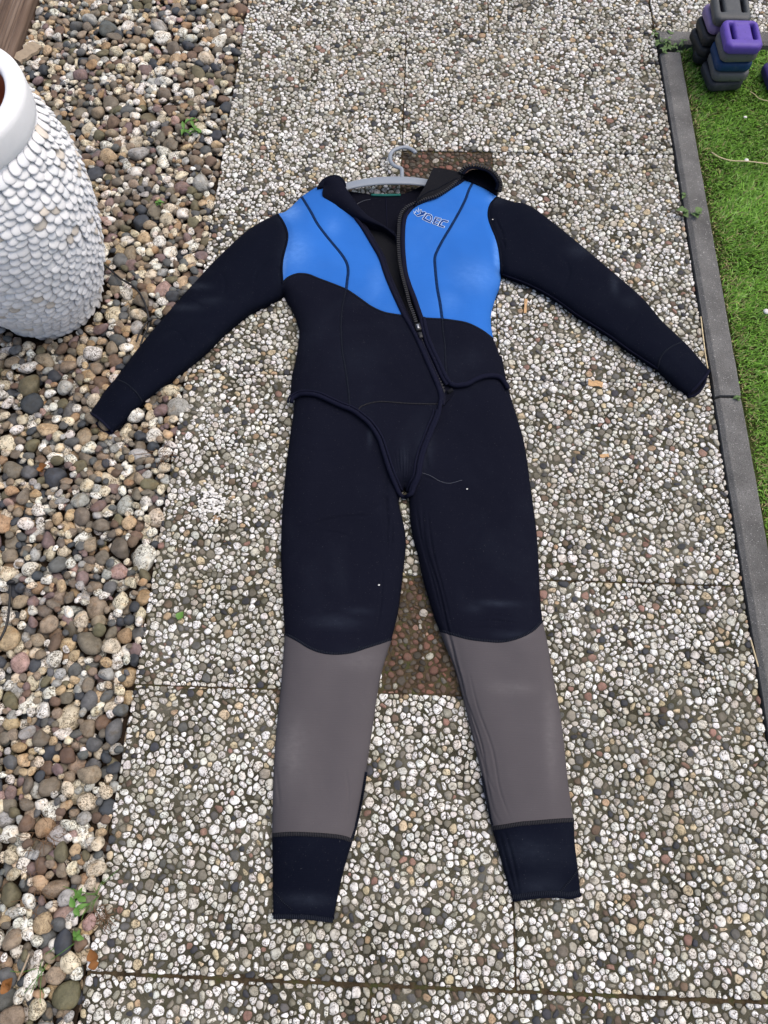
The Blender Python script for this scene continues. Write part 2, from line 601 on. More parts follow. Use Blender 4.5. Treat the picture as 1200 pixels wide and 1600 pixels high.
def tube(P, r, n=8, cap=True, flat=1.0):
    """round (or flattened) tube along 3D points"""
    P = np.asarray(P, float)
    r = np.broadcast_to(np.asarray(r, float), (len(P),))
    T = np.gradient(P, axis=0)
    T /= np.maximum(np.linalg.norm(T, axis=1), 1e-9)[:, None]
    up = np.tile([0, 0, 1.0], (len(P), 1))
    vert = np.abs(T[:, 2]) > 0.92
    up[vert] = [0, 1, 0]
    S = np.cross(T, up); S /= np.linalg.norm(S, axis=1)[:, None]
    U = np.cross(S, T)
    a = np.linspace(0, 2 * np.pi, n, endpoint=False)
    V = P[:, None, :] + r[:, None, None] * (np.cos(a)[None, :, None] * S[:, None, :] + flat * np.sin(a)[None, :, None] * U[:, None, :])
    V = V.reshape(-1, 3)
    F = []
    k = len(P)
    i = np.arange(k - 1)[:, None] * n
    j = np.arange(n)[None, :]
    j2 = (j + 1) % n
    Q = np.stack([i + j, i + n + j, i + n + j2, i + j2], -1).reshape(-1, 4)
    T3 = np.vstack([Q[:, [0, 1, 2]], Q[:, [0, 2, 3]]])
    if cap:
        V = np.vstack([V, P[:1], P[-1:]])
        c0, c1 = len(V) - 2, len(V) - 1
        jj = np.arange(n)
        T3 = np.vstack([T3, np.c_[np.full(n, c0), jj, (jj + 1) % n],
                        np.c_[np.full(n, c1), (k - 1) * n + (jj + 1) % n, (k - 1) * n + jj]])
    L = np.r_[0, np.cumsum(np.linalg.norm(np.diff(P, axis=0), axis=1))]
    uv = np.zeros((len(V), 2))
    uv[:k * n, 0] = np.repeat(L, n)
    uv[:k * n, 1] = np.tile(a / (2 * np.pi), k)
    return V, T3[:, ::-1], uv


def join(parts):
    V, F, b = [], [], 0
    for v, f in parts:
        V.append(v); F.append(f + b); b += len(v)
    return np.vstack(V), np.vstack(F)


def box(cx, cy, cz, sx, sy, sz, rot=0.0):
    c, s = math.cos(rot), math.sin(rot)
    V = np.array([(x, y, z) for z in (-.5, .5) for y in (-.5, .5) for x in (-.5, .5)]) * [sx, sy, sz]
    V = np.c_[V[:, 0] * c - V[:, 1] * s, V[:, 0] * s + V[:, 1] * c, V[:, 2]] + [cx, cy, cz]
    F = np.array([(0, 2, 3), (0, 3, 1), (4, 5, 7), (4, 7, 6), (0, 1, 5), (0, 5, 4), (2, 6, 7), (2, 7, 3), (0, 4, 6), (0, 6, 2), (1, 3, 7), (1, 7, 5)])
    return V, F


def icosphere(sub):
    t = (1 + 5 ** .5) / 2
    V = [(-1, t, 0), (1, t, 0), (-1, -t, 0), (1, -t, 0), (0, -1, t), (0, 1, t), (0, -1, -t), (0, 1, -t), (t, 0, -1), (t, 0, 1), (-t, 0, -1), (-t, 0, 1)]
    F = [(0, 11, 5), (0, 5, 1), (0, 1, 7), (0, 7, 10), (0, 10, 11), (1, 5, 9), (5, 11, 4), (11, 10, 2), (10, 7, 6), (7, 1, 8),
         (3, 9, 4), (3, 4, 2), (3, 2, 6), (3, 6, 8), (3, 8, 9), (4, 9, 5), (2, 4, 11), (6, 2, 10), (8, 6, 7), (9, 8, 1)]
    V = [np.array(v) / np.linalg.norm(v) for v in V]
    for _ in range(sub):
        cache, nF = {}, []
        def mid(a, b):
            k = (min(a, b), max(a, b))
            if k not in cache:
                v = V[a] + V[b]
                V.append(v / np.linalg.norm(v)); cache[k] = len(V) - 1
            return cache[k]
        for a, b, c in F:
            x, y, z = mid(a, b), mid(b, c), mid(c, a)
            nF += [(a, x, z), (b, y, x), (c, z, y), (x, y, z)]
        F = nF
    return np.array(V), np.array(F)


ICO1, ICO2 = icosphere(1), icosphere(2)


def rock(sub, ang, rg):
    """unit pebble: sphere cut softly by random planes; ang 0 round .. 1 angular"""
    V, F = ICO2 if sub == 2 else ICO1
    k = 9
    N = rg.normal(size=(k, 3)); N /= np.linalg.norm(N, axis=1)[:, None]
    D = rg.uniform(0.62, 1.0, k) - 0.10 * ang
    c = np.maximum(V @ N.T, 1e-3)
    rad = np.c_[D[None, :] / c, np.ones(len(V))]
    p = 5 + 9 * ang
    r = (rad ** -p).sum(1) ** (-1 / p)
    W = V * r[:, None]
    return W / np.abs(W).max(0)


def rotmat(ax, ay, az):
    return np.array(Matrix.Rotation(az, 3, 'Z') @ Matrix.Rotation(ay, 3, 'Y') @ Matrix.Rotation(ax, 3, 'X'))

# ================================================================== measured curves of the clothing
def C(*pts): return smooth_curve(pts)


# --- trousers
T = {}
T['l_out1'] = C((463, 556), (461, 600), (459, 640), (452, 690), (446, 740), (441, 800), (439, 860), (441, 920), (445, 990))
T['l_out2'] = C((445, 990), (440, 1060), (433, 1130), (428, 1200), (426, 1260), (425, 1305))
T['l_out3'] = C((425, 1305), (426, 1360), (427, 1428))
T['l_bot'] = C((427, 1428), (450, 1428), (480, 1429), (505, 1432), (521, 1434))
T['l_in3'] = C((521, 1434), (531, 1385), (541, 1345), (551, 1314))
T['l_in2'] = C((551, 1314), (560, 1270), (571, 1210), (583, 1130), (592, 1070), (600, 1036), (612, 998))
T['l_in1'] = C((612, 998), (622, 955), (628, 911), (634, 857), (633, 831), (627, 803), (623, 785), (627, 771), (631, 764))
T['cen'] = C((631, 764), (632, 700), (633, 630), (633, 556))
T['r_in1'] = C((631, 764), (637, 771), (639.5, 785), (641, 814), (646, 843), (653, 867), (660, 900), (670, 935), (680, 967), (687.5, 985))
T['r_in2'] = C((687.5, 985), (697, 1010), (706, 1030), (716, 1060), (738, 1148), (756, 1225), (769, 1294))
T['r_in3'] = C((769, 1294), (776, 1317), (784, 1347), (792, 1375), (802, 1406))
T['r_bot'] = C((802, 1406), (820, 1404), (843, 1401), (867, 1400), (890, 1402), (907, 1398))
T['r_out3'] = C((907, 1398), (905, 1375), (902, 1350), (898, 1317), (897, 1281))
T['r_out2'] = C((897, 1281), (893, 1260), (887, 1217), (880, 1150), (873, 1100), (863, 1050), (855, 1002), (847.5, 970))
T['r_out1'] = C((847.5, 970), (844, 935), (842, 885), (840, 850), (836, 810), (829, 760), (820, 697), (808, 652), (794, 606), (784, 556))
T['waist_l'] = C((633, 556), (463, 556))
T['waist_r'] = C((784, 556), (633, 556))
T['knee_l'] = C((445, 990), (465, 1000.5), (482, 1011), (499.7, 1018), (521, 1021), (547, 1019), (573, 1011), (595, 1004), (612, 998))
T['knee_r'] = C((687.5, 985), (707.5, 991), (732.5, 997.5), (760, 1001), (785, 1002), (810, 996), (832, 985), (847.5, 970))
T['ank_l'] = C((425, 1305), (455, 1303), (487, 1304), (517, 1306), (537, 1309), (551, 1314))
T['ank_r'] = C((769, 1294), (790, 1291), (815, 1287), (840, 1285), (870, 1282.5), (897, 1281))
T_SIDE = [T[k] for k in ('l_out1', 'l_out2', 'l_out3', 'l_in3', 'l_in2', 'l_in1', 'r_in1', 'r_in2', 'r_in3', 'r_out3', 'r_out2', 'r_out1')]
T_BOT = [T['l_bot'], T['r_bot']]


def LOOP(D, *names):
    out = []
    for nme in names:
        c = D[nme[1:]][::-1] if nme[0] == '-' else D[nme]
        out.append(c[:-1])
    return np.vstack(out)


T_LEFT = LOOP(T, 'l_out1', 'l_out2', 'l_out3', 'l_bot', 'l_in3', 'l_in2', 'l_in1', 'cen', 'waist_l')
T_RIGHT = LOOP(T, '-cen', 'r_in1', 'r_in2', 'r_in3', 'r_bot', 'r_out3', 'r_out2', 'r_out1', 'waist_r')
creases_T = [  # (points, depth, width)
    (C((735, 972), (770, 970), (820, 976)), 0.0009, 0.0022), (C((725, 982), (765, 981), (805, 986)), 0.0009, 0.0022), (C((485, 978), (520, 976), (560, 979)), 0.0009, 0.0022), (C((478, 990), (515, 989), (555, 991)), 0.0009, 0.0022),
    (C((470, 700), (500, 706), (540, 700)), 0.0014, 0.004), (C((740, 690), (765, 700), (800, 696)), 0.0014, 0.004), (C((600, 775), (585, 790), (560, 800)), 0.0020, 0.0032),
    (C((668, 800), (676, 860), (694, 930), (706, 985)), 0.0020, 0.002),
    (C((733, 1050), (746, 1105), (769, 1170), (781, 1235), (799, 1284)), 0.0012, 0.0018),
    (C((705, 1000), (714, 1040), (726, 1085)), 0.0022, 0.002),
    (C((480, 965), (510, 957), (545, 957), (575, 963)), 0.0014, 0.0028),
    (C((740, 948), (765, 942), (795, 942), (825, 950)), 0.0014, 0.0028),
    (C((748, 965), (780, 962), (815, 968)), 0.0010, 0.0024),
    (C((655, 668), (662, 700), (668, 735)), 0.0030, 0.0038),
    (C((655, 742), (672, 748), (690, 753)), 0.0016, 0.0025),
    (C((650, 790), (656, 830), (663, 862), (676, 905), (690, 960), (700, 1000)), 0.0028, 0.0022),
    (C((660, 790), (664, 850), (684, 915), (700, 985), (712, 1035), (728, 1090)), 0.0030, 0.0025),
    (C((700, 1008), (717, 1050), (731, 1108), (754, 1188), (770, 1262), (786, 1292)), 0.0022, 0.0018),
    (C((716, 1060), (727, 1090), (750, 1155), (762, 1212), (774, 1240)), 0.0020, 0.0018),
    (C((780, 1300), (790, 1340), (800, 1375), (808, 1402)), 0.0024, 0.002),
    (C((788, 1298), (798, 1330), (806, 1365), (812, 1402)), 0.0024, 0.002),
    (C((604, 742), (602, 775), (605, 815), (610, 850)), 0.0070, 0.0055),
    (C((598, 800), (603, 830), (607, 858)), 0.003, 0.0025),
    (C((612, 805), (613, 835), (611, 862)), 0.0025, 0.0025),
    (C((462, 824), (490, 818), (520, 810), (556, 806), (590, 806)), 0.0022, 0.003),
    (C((505, 832), (525, 832), (545, 838)), 0.0013, 0.0025),
    (C((597, 880), (597, 920), (592, 965), (583, 1000)), 0.0015, 0.002),
    (C((430, 1190), (434, 1230), (437, 1262)), 0.0013, 0.002),
    (C((540, 1200), (545, 1240), (541, 1290)), 0.0013, 0.002),
]
rub_T = [((705, 690), 0.045, -0.006), ((655, 690), 0.03, 0.004), ((520, 980), 0.05, 0.003), ((770, 960), 0.05, 0.003)]


def wob(V, s, amp, off=0.0):
    return np.array([mnoise.noise((float(x) * s + off, float(y) * s, off)) for x, y in V]) * amp


def crease_d(V, cv):
    """distance to a crease and how deep it still is there (it runs out at both ends)"""
    d_ = np.full(len(V), 9.0); t_ = np.zeros(len(V))
    for s_ in range(0, len(V), 3000):
        D = ((V[s_:s_ + 3000, None, :] - cv[None]) ** 2).sum(2)
        k_ = D.argmin(1)
        t_[s_:s_ + 3000] = k_ / max(1, len(cv) - 1)
    d_ = seg_dist(V, [cv])
    return d_, np.clip(np.sin(np.pi * t_), 0, 1) ** 0.7


def profile(d, R, p=2.3):
    u = np.clip(d / R, 0, 1)
    return (1 - (1 - u) ** p) ** (1 / 2.0)


def zT(V, detail=True):
    V = np.asarray(V)
    ds = seg_dist(V, T_SIDE)
    db = seg_dist(V, T_BOT)
    H = 0.031
    z = 0.007 + H * profile(ds, 0.075) * (0.34 + 0.66 * sstep(db, 0, 0.10))
    if detail:
        z = z + wob(V, 9, 0.0035) * sstep(ds, 0, 0.04) + wob(V, 26, 0.0012, 5) * sstep(ds, 0, 0.03)
        for cv, dep, w in creases_T:
            dd, fd = crease_d(V, cv)
            dp = dep * fd
            z = z - dp * np.exp(-(dd / w) ** 2) + (0.4 * dp * np.exp(-((dd - 2.2 * w) / (1.3 * w)) ** 2) if w < 0.004 else 0)
        for (px, py), rad, a in rub_T:
            q = un(px, py)[:2]
            z = z + a * np.exp(-(((V - q) ** 2).sum(1)) / rad ** 2)
    return np.maximum(z, 0.005)


# --- jacket
J = {}
J['sl_up'] = C((433, 334), (410, 345.5), (385, 361), (360, 383.5), (334, 409), (309, 436), (284, 463), (258, 493), (233, 523), (208, 554.5), (180, 592))
J['sl_up_c'] = C((180, 592), (163, 612), (148, 634), (141, 645))
J['sl_end'] = C((141, 645), (154, 656), (166, 667), (176, 675))
J['sl_lo_c'] = C((176, 675), (192, 661), (208, 645), (224, 630))
J['sl_lo'] = C((224, 630), (252, 607), (277, 589), (303, 567), (328, 545), (353, 520), (372, 504), (394, 488), (417, 477), (443, 463))
J['cuffseam_l'] = C((180, 592), (198, 600), (214, 615), (224, 630))
J['arm_l'] = C((433, 334), (440, 343), (446, 355), (449, 367), (447.5, 380), (444, 393), (441, 407), (440, 423), (441.5, 443))
J['arm_l2'] = C((441.5, 443), (443, 463))
J['side_l'] = C((443, 463), (451, 475), (460, 492), (465, 507), (467.5, 520), (466, 537), (462, 563), (457, 583), (455, 600), (454, 617), (457, 622))
J['hem_l1'] = C((457, 622), (470, 616), (483, 615.5), (497, 618), (513, 625), (530, 633), (546, 639))
J['hem_l2'] = C((546, 639), (552, 642), (558, 646))
J['tail_l'] = C((558, 646), (573, 658), (583, 670), (592, 685), (598, 702), (603, 718), (608, 733), (615, 751), (623, 769))
J['tail_b'] = C((623, 769), (629, 764), (635, 764), (641, 770))
J['tail_r'] = C((641, 770), (645, 758), (652, 743), (655, 723), (660, 703), (667, 685), (675, 665), (682, 648), (685, 631))
J['belly'] = C((558, 646), (562, 637), (570, 632.5), (587, 628), (603, 627.5), (633, 630), (667, 631), (685, 631))
J['front_l_lo'] = C((685, 631), (686, 618), (678, 595), (667, 570), (657, 547), (648, 527), (638, 508), (629, 493))
J['front_l_up'] = C((629, 493), (620, 474), (610, 452), (600, 427), (592, 403), (580, 382), (567, 360), (553, 340))
J['neck_l'] = C((553, 340), (527, 322), (512, 306), (507, 287))
J['sho_l1'] = C((507, 287), (490, 295), (471, 307))
J['sho_l2'] = C((471, 307), (455, 323), (445, 331), (433, 334))
J['prin_l_up'] = C((471, 307), (478, 318), (487, 333), (495, 348), (505, 362), (517, 377), (528, 390), (537, 402), (542.5, 413), (544, 425), (542.5, 438), (541, 452))
J['prin_l_lo'] = C((541, 452), (538.5, 462), (535, 478), (533, 500), (533, 523), (535, 550), (538, 567), (542, 592), (545, 617), (546, 639))
J['chest_l1'] = C((441.5, 443), (448, 435), (457, 430), (468, 427.5), (482, 429), (497, 435), (513, 441), (530, 447.5), (541, 452))
J['chest_l2'] = C((541, 452), (553, 460), (567, 470), (580, 479), (597, 487), (612, 490.5), (629, 493))
J['front_r_up'] = C((727, 282), (715, 290), (700, 298), (683, 307), (667, 315), (650, 323), (640, 333), (635, 343), (633, 362), (633, 387), (635, 412), (637.5, 427), (643, 445), (650, 463), (657, 483), (662, 497))
J['front_r_lo'] = C((662, 497), (665, 512), (669, 528), (676, 545), (686, 566), (695, 586), (703, 599))
J['hem_r1'] = C((703, 599), (710, 602), (717, 602))
J['hem_r2'] = C((717, 602), (730, 600), (743, 593), (757, 588), (770, 587), (782, 590), (792, 603))
J['side_r'] = C((792, 603), (787, 575), (782, 558), (775, 540), (771, 530))
J['side_r2'] = C((771, 530), (768, 513), (767, 500), (768, 487), (772, 473), (776, 460), (781, 447), (783, 430))
J['arm_r'] = C((783, 430), (783, 412), (780, 388), (775, 370), (768, 353), (764, 340), (764, 328), (768, 317), (777, 307))
J['sho_r2'] = C((777, 307), (758, 295), (738.5, 286))
J['sho_r1'] = C((738.5, 286), (727, 282))
J['prin_r_up'] = C((738.5, 286), (733, 296), (727, 312), (717, 332), (705, 353), (693, 373), (683, 392), (679.5, 403), (680, 418), (683, 448), (687.5, 473), (691, 498.5))
J['prin_r_lo'] = C((691, 498.5), (692, 517), (695, 537), (696, 562), (698, 588), (703, 599))
J['chest_r1'] = C((662, 497), (678, 498), (691, 498.5))
J['chest_r2'] = C((691, 498.5), (710, 501), (727, 504), (742, 510), (755, 517.5), (765, 525), (771, 530))
J['sr_up'] = C((777, 307), (788, 311), (805, 315.5), (820, 318), (837, 327), (857, 342), (880, 360), (910, 385), (940, 410), (967, 433), (990, 453), (1010, 472), (1033, 500), (1068, 533))
J['sr_up_c'] = C((1068, 533), (1083, 549), (1095, 563), (1108, 579))
J['sr_end'] = C((1108, 579), (1101, 592), (1089, 606), (1075, 617))
J['sr_lo_c'] = C((1075, 617), (1060, 607), (1043, 593), (1027, 578))
J['sr_lo'] = C((1027, 578), (1007, 565), (980, 547), (953, 527), (927, 510), (900, 493), (873, 473), (847, 457), (823, 445), (800, 436), (783, 430))
J['cuffseam_r'] = C((1068, 533), (1047, 543), (1033, 557), (1027, 578))
J_SIDE = [J[k] for k in ('sl_up', 'sl_up_c', 'sl_lo_c', 'sl_lo', 'side_l', 'sho_l1', 'sho_l2', 'sho_r1', 'sho_r2', 'side_r', 'side_r2', 'sr_up', 'sr_up_c', 'sr_lo_c', 'sr_lo')]
J_END = [J['sl_end'], J['sr_end']]
creases_J = [
    (C((345, 425), (352, 445), (345, 470)), 0.0018, 0.0036), (C((262, 515), (280, 520), (292, 540)), 0.0014, 0.0034), (C((880, 400), (890, 425), (880, 455)), 0.0018, 0.0036), (C((1000, 485), (990, 505), (975, 520)), 0.0014, 0.0034),
    (C((318, 455), (300, 447), (285, 452)), 0.0022, 0.0030), (C((318, 480), (298, 470), (276, 478)), 0.0020, 0.0030),
    (C((930, 372), (922, 392), (905, 410)), 0.0022, 0.0030), (C((968, 432), (962, 450), (950, 465)), 0.0024, 0.0030), (C((395, 440), (405, 420), (425, 405)), 0.0022, 0.003),
    (np.vstack([J['arm_l'], J['arm_l2'][1:]]), 0.0055, 0.010),
    (J['arm_r'], 0.0055, 0.010),
    (C((772, 330), (776, 345), (785, 365), (790, 385)), 0.003, 0.003),
    (C((783, 372), (788, 382), (789, 392)), 0.003, 0.0025),
    (C((436, 420), (436, 445), (444, 466)), 0.004, 0.006),
]
SEAMS_J = ['prin_l_up', 'prin_l_lo', 'chest_l1', 'chest_l2', 'prin_r_up', 'prin_r_lo', 'chest_r1', 'chest_r2', 'belly']
bulge_J = [((470, 385), 0.06, 0.006), ((735, 410), 0.07, 0.007), ((590, 560), 0.09, 0.004), ((520, 400), 0.04, 0.003)]


def zJ(V):
    V = np.asarray(V)
    ds = seg_dist(V, J_SIDE)
    de = seg_dist(V, J_END)
    z = 0.008 + 0.036 * profile(ds, 0.075) * (0.62 + 0.38 * sstep(de, 0, 0.09))
    z += wob(V, 8, 0.004, 3) * sstep(ds, 0, 0.05) + wob(V, 24, 0.0013, 9) * sstep(ds, 0, 0.03)
    for cv, dep, w in creases_J:
        dd, fd = crease_d(V, cv)
        z = z - dep * (fd if w < 0.005 else 1.0) * np.exp(-(dd / w) ** 2)
    dd = seg_dist(V, [J[k] for k in SEAMS_J])
    z = z - 0.0016 * np.exp(-(dd / 0.004) ** 2)
    for (px, py), rad, a in bulge_J:
        q = un(px, py)[:2]
        z = z + a * np.exp(-(((V - q) ** 2).sum(1)) / rad ** 2)
    inside = in_poly(V, T_LEFT) | in_poly(V, T_RIGHT)
    if inside.any():
        z[inside] = np.maximum(z[inside], (zT(V[inside]) + 0.0075) * sstep(seg_dist(V[inside], [T['waist_l'], T['waist_r']]), 0.0, 0.06))
    return np.maximum(z, 0.006)


pleats = [(C((628, 702), (629, 730), (629, 752)), 0.0022, 0.0018), (C((633, 698), (634, 725), (633, 750)), 0.0022, 0.0018),
          (C((622, 700), (624, 725), (627, 748)), 0.0022, 0.0018), (C((638, 704), (638, 730), (636, 752)), 0.0022, 0.0018),
          (C((617, 708), (620, 728), (624, 745)), 0.0015, 0.0018), (C((643, 712), (642, 732), (639, 750)), 0.0015, 0.0018)]


def zTail(V):
    V = np.asarray(V)
    inside = in_poly(V, T_LEFT) | in_poly(V, T_RIGHT)
    z = np.full(len(V), 0.012)
    if inside.any(): z[inside] = zT(V[inside], False) + 0.0078
    z2 = zJ(V)
    w = sstep(seg_dist(V, [J['belly']]), 0.0, 0.03)
    z = z2 * (1 - w) + z * w
    # the tail sinks between the thighs
    q = un(632, 760)[:2]
    z -= 0.010 * np.exp(-(((V - q) ** 2).sum(1)) / 0.022 ** 2)
    for cv, dep, wd in pleats:
        dd, fd = crease_d(V, cv)
        z = z - dep * fd * np.exp(-(dd / wd) ** 2)
    return np.maximum(z, 0.006)


SUIT_HULLS = [T_LEFT, T_RIGHT,
              LOOP(J, 'side_l', 'hem_l1', 'hem_l2', 'belly', '-belly', '-hem_l2') if False else
              np.vstack([J['side_l'], J['hem_l1'], unq([(690, 640), (792, 603)]), J['side_r'], J['side_r2'], J['arm_r'], J['sho_r2'], J['sho_r1'],
                         unq([(640, 400), (560, 345)]), J['sho_l1'], J['sho_l2'], J['arm_l']]),
              LOOP(J, 'sl_up', 'sl_up_c', 'sl_end', 'sl_lo_c', 'sl_lo', '-arm_l2', '-arm_l'),
              LOOP(J, 'sr_up', 'sr_up_c', 'sr_end', 'sr_lo_c', 'sr_lo', 'arm_r')]


def under_suit(Q, margin):
    ok = np.zeros(len(Q), bool)
    for L in SUIT_HULLS:
        i = in_poly(Q, L)
        if i.any():
            idx = np.where(i)[0]
            d = seg_dist(Q[idx], [np.vstack([L, L[:1]])])
            ok[idx[d > margin]] = True
    return ok


# ================================================================== the setting
def quad_sheet(name, x0, x1, y0, y1, z, mat, parent=None, kind=None):
    V = np.array([(x0, y0, z), (x1, y0, z), (x1, y1, z), (x0, y1, z)])
    o = add(name, V, np.array([(0, 1, 2, 3)]), mat, parent, smooth=False)
    if kind: o['kind'] = kind
    return o


ground = quad_sheet('ground', -120, 120, -120, 120, -0.075, M['soil'], kind='structure')
PX0, PX1 = -0.535, 0.714
pave_bed_V, pave_bed_F = join([box((PX0 + PX1) / 2, 0.85, -0.0330, PX1 - PX0 - 0.004, 5.4, 0.06), box(1.6, 2.9, -0.0330, 1.77, 1.22, 0.0602)])
pavement = add('pavement', pave_bed_V, pave_bed_F, M['joint'], smooth=False)
props(pavement, kind='structure')

GAP = 0.0022
slabs = []  # x0,x1,y0,y1,kind,detailed
for y0 in (-1.46, -0.2095, 1.0365, 2.287):
    def S(ax, bx, ay, by, red=False):
        slabs.append((PX0 + ax, PX0 + bx, y0 + ay, y0 + by, red))
    S(0, 0.5, 0.5, 1.2475); S(0.5, 1.249, 0.7475, 1.2475); S(0.75, 1.249, 0, 0.7475); S(0, 0.75, 0, 0.5); S(0.5, 0.75, 0.5, 0.7475, True)
for ax, bx, ay, by, red in ((0, .75, 0, .5, False), (.75, 1.25, 0, .75, False), (0, .5, .5, 1.25, False), (.5, 1.25, .75, 1.25, False), (.5, .75, .5, .75, True)):
    slabs.append((0.716 + ax, 0.716 + bx, 2.287 + ay, 2.287 + by, red))

AGG_Y0, AGG_Y1, AGG_X1 = -0.46, 2.64, 1.25
STONE_C = [(srgb(240, 240, 237), 46), (srgb(224, 222, 215), 24), (srgb(196, 192, 180), 11), (srgb(155, 152, 140), 7), (srgb(122, 118, 106), 5),
           (srgb(205, 190, 160), 4), (srgb(98, 98, 96), 4), (srgb(62, 64, 70), 3), (srgb(146, 116, 104), 1.6), (srgb(180, 156, 128), 1.4), (srgb(108, 92, 78), 2)]
RED_C = [(srgb(108, 78, 66), 20), (srgb(132, 92, 78), 8), (srgb(88, 72, 60), 28), (srgb(80, 74, 64), 24), (srgb(108, 104, 96), 10), (srgb(152, 122, 106), 3), (srgb(165, 160, 150), 4), (srgb(58, 52, 44), 20)]


def pick(pal, n, rg):
    w = np.array([p[1] for p in pal], float)
    c = np.array([p[0] for p in pal])
    k = rg.choice(len(pal), n, p=w / w.sum())
    v = c[k] * rg.uniform(0.82, 1.12, (n, 1)) * rg.uniform(0.97, 1.03, (n, 3))
    return np.clip(v, 0.005, 0.86)


def darts(x0, x1, y0, y1, rg, rlo, rhi, rounds):
    """random stone centres with sizes, big ones first"""
    cell = rhi * 2
    grid = {}
    out = []
    for r_lo, r_hi, tries in rounds:
        X = rg.uniform(x0, x1, tries); Y = rg.uniform(y0, y1, tries); Rr = rg.uniform(r_lo, r_hi, tries)
        for x, y, r in zip(X.tolist(), Y.tolist(), Rr.tolist()):
            gx, gy = int(x / cell), int(y / cell)
            ok = True
            for a in (gx - 1, gx, gx + 1):
                for b in (gy - 1, gy, gy + 1):
                    for (u, v, s) in grid.get((a, b), ()):
                        dx, dy = x - u, y - v
                        mn = (r + s) * 0.74
                        if dx * dx + dy * dy < mn * mn:
                            ok = False; break
                    if not ok: break
                if not ok: break
            if ok:
                grid.setdefault((gx, gy), []).append((x, y, r)); out.append((x, y, r))
    return np.array(out)


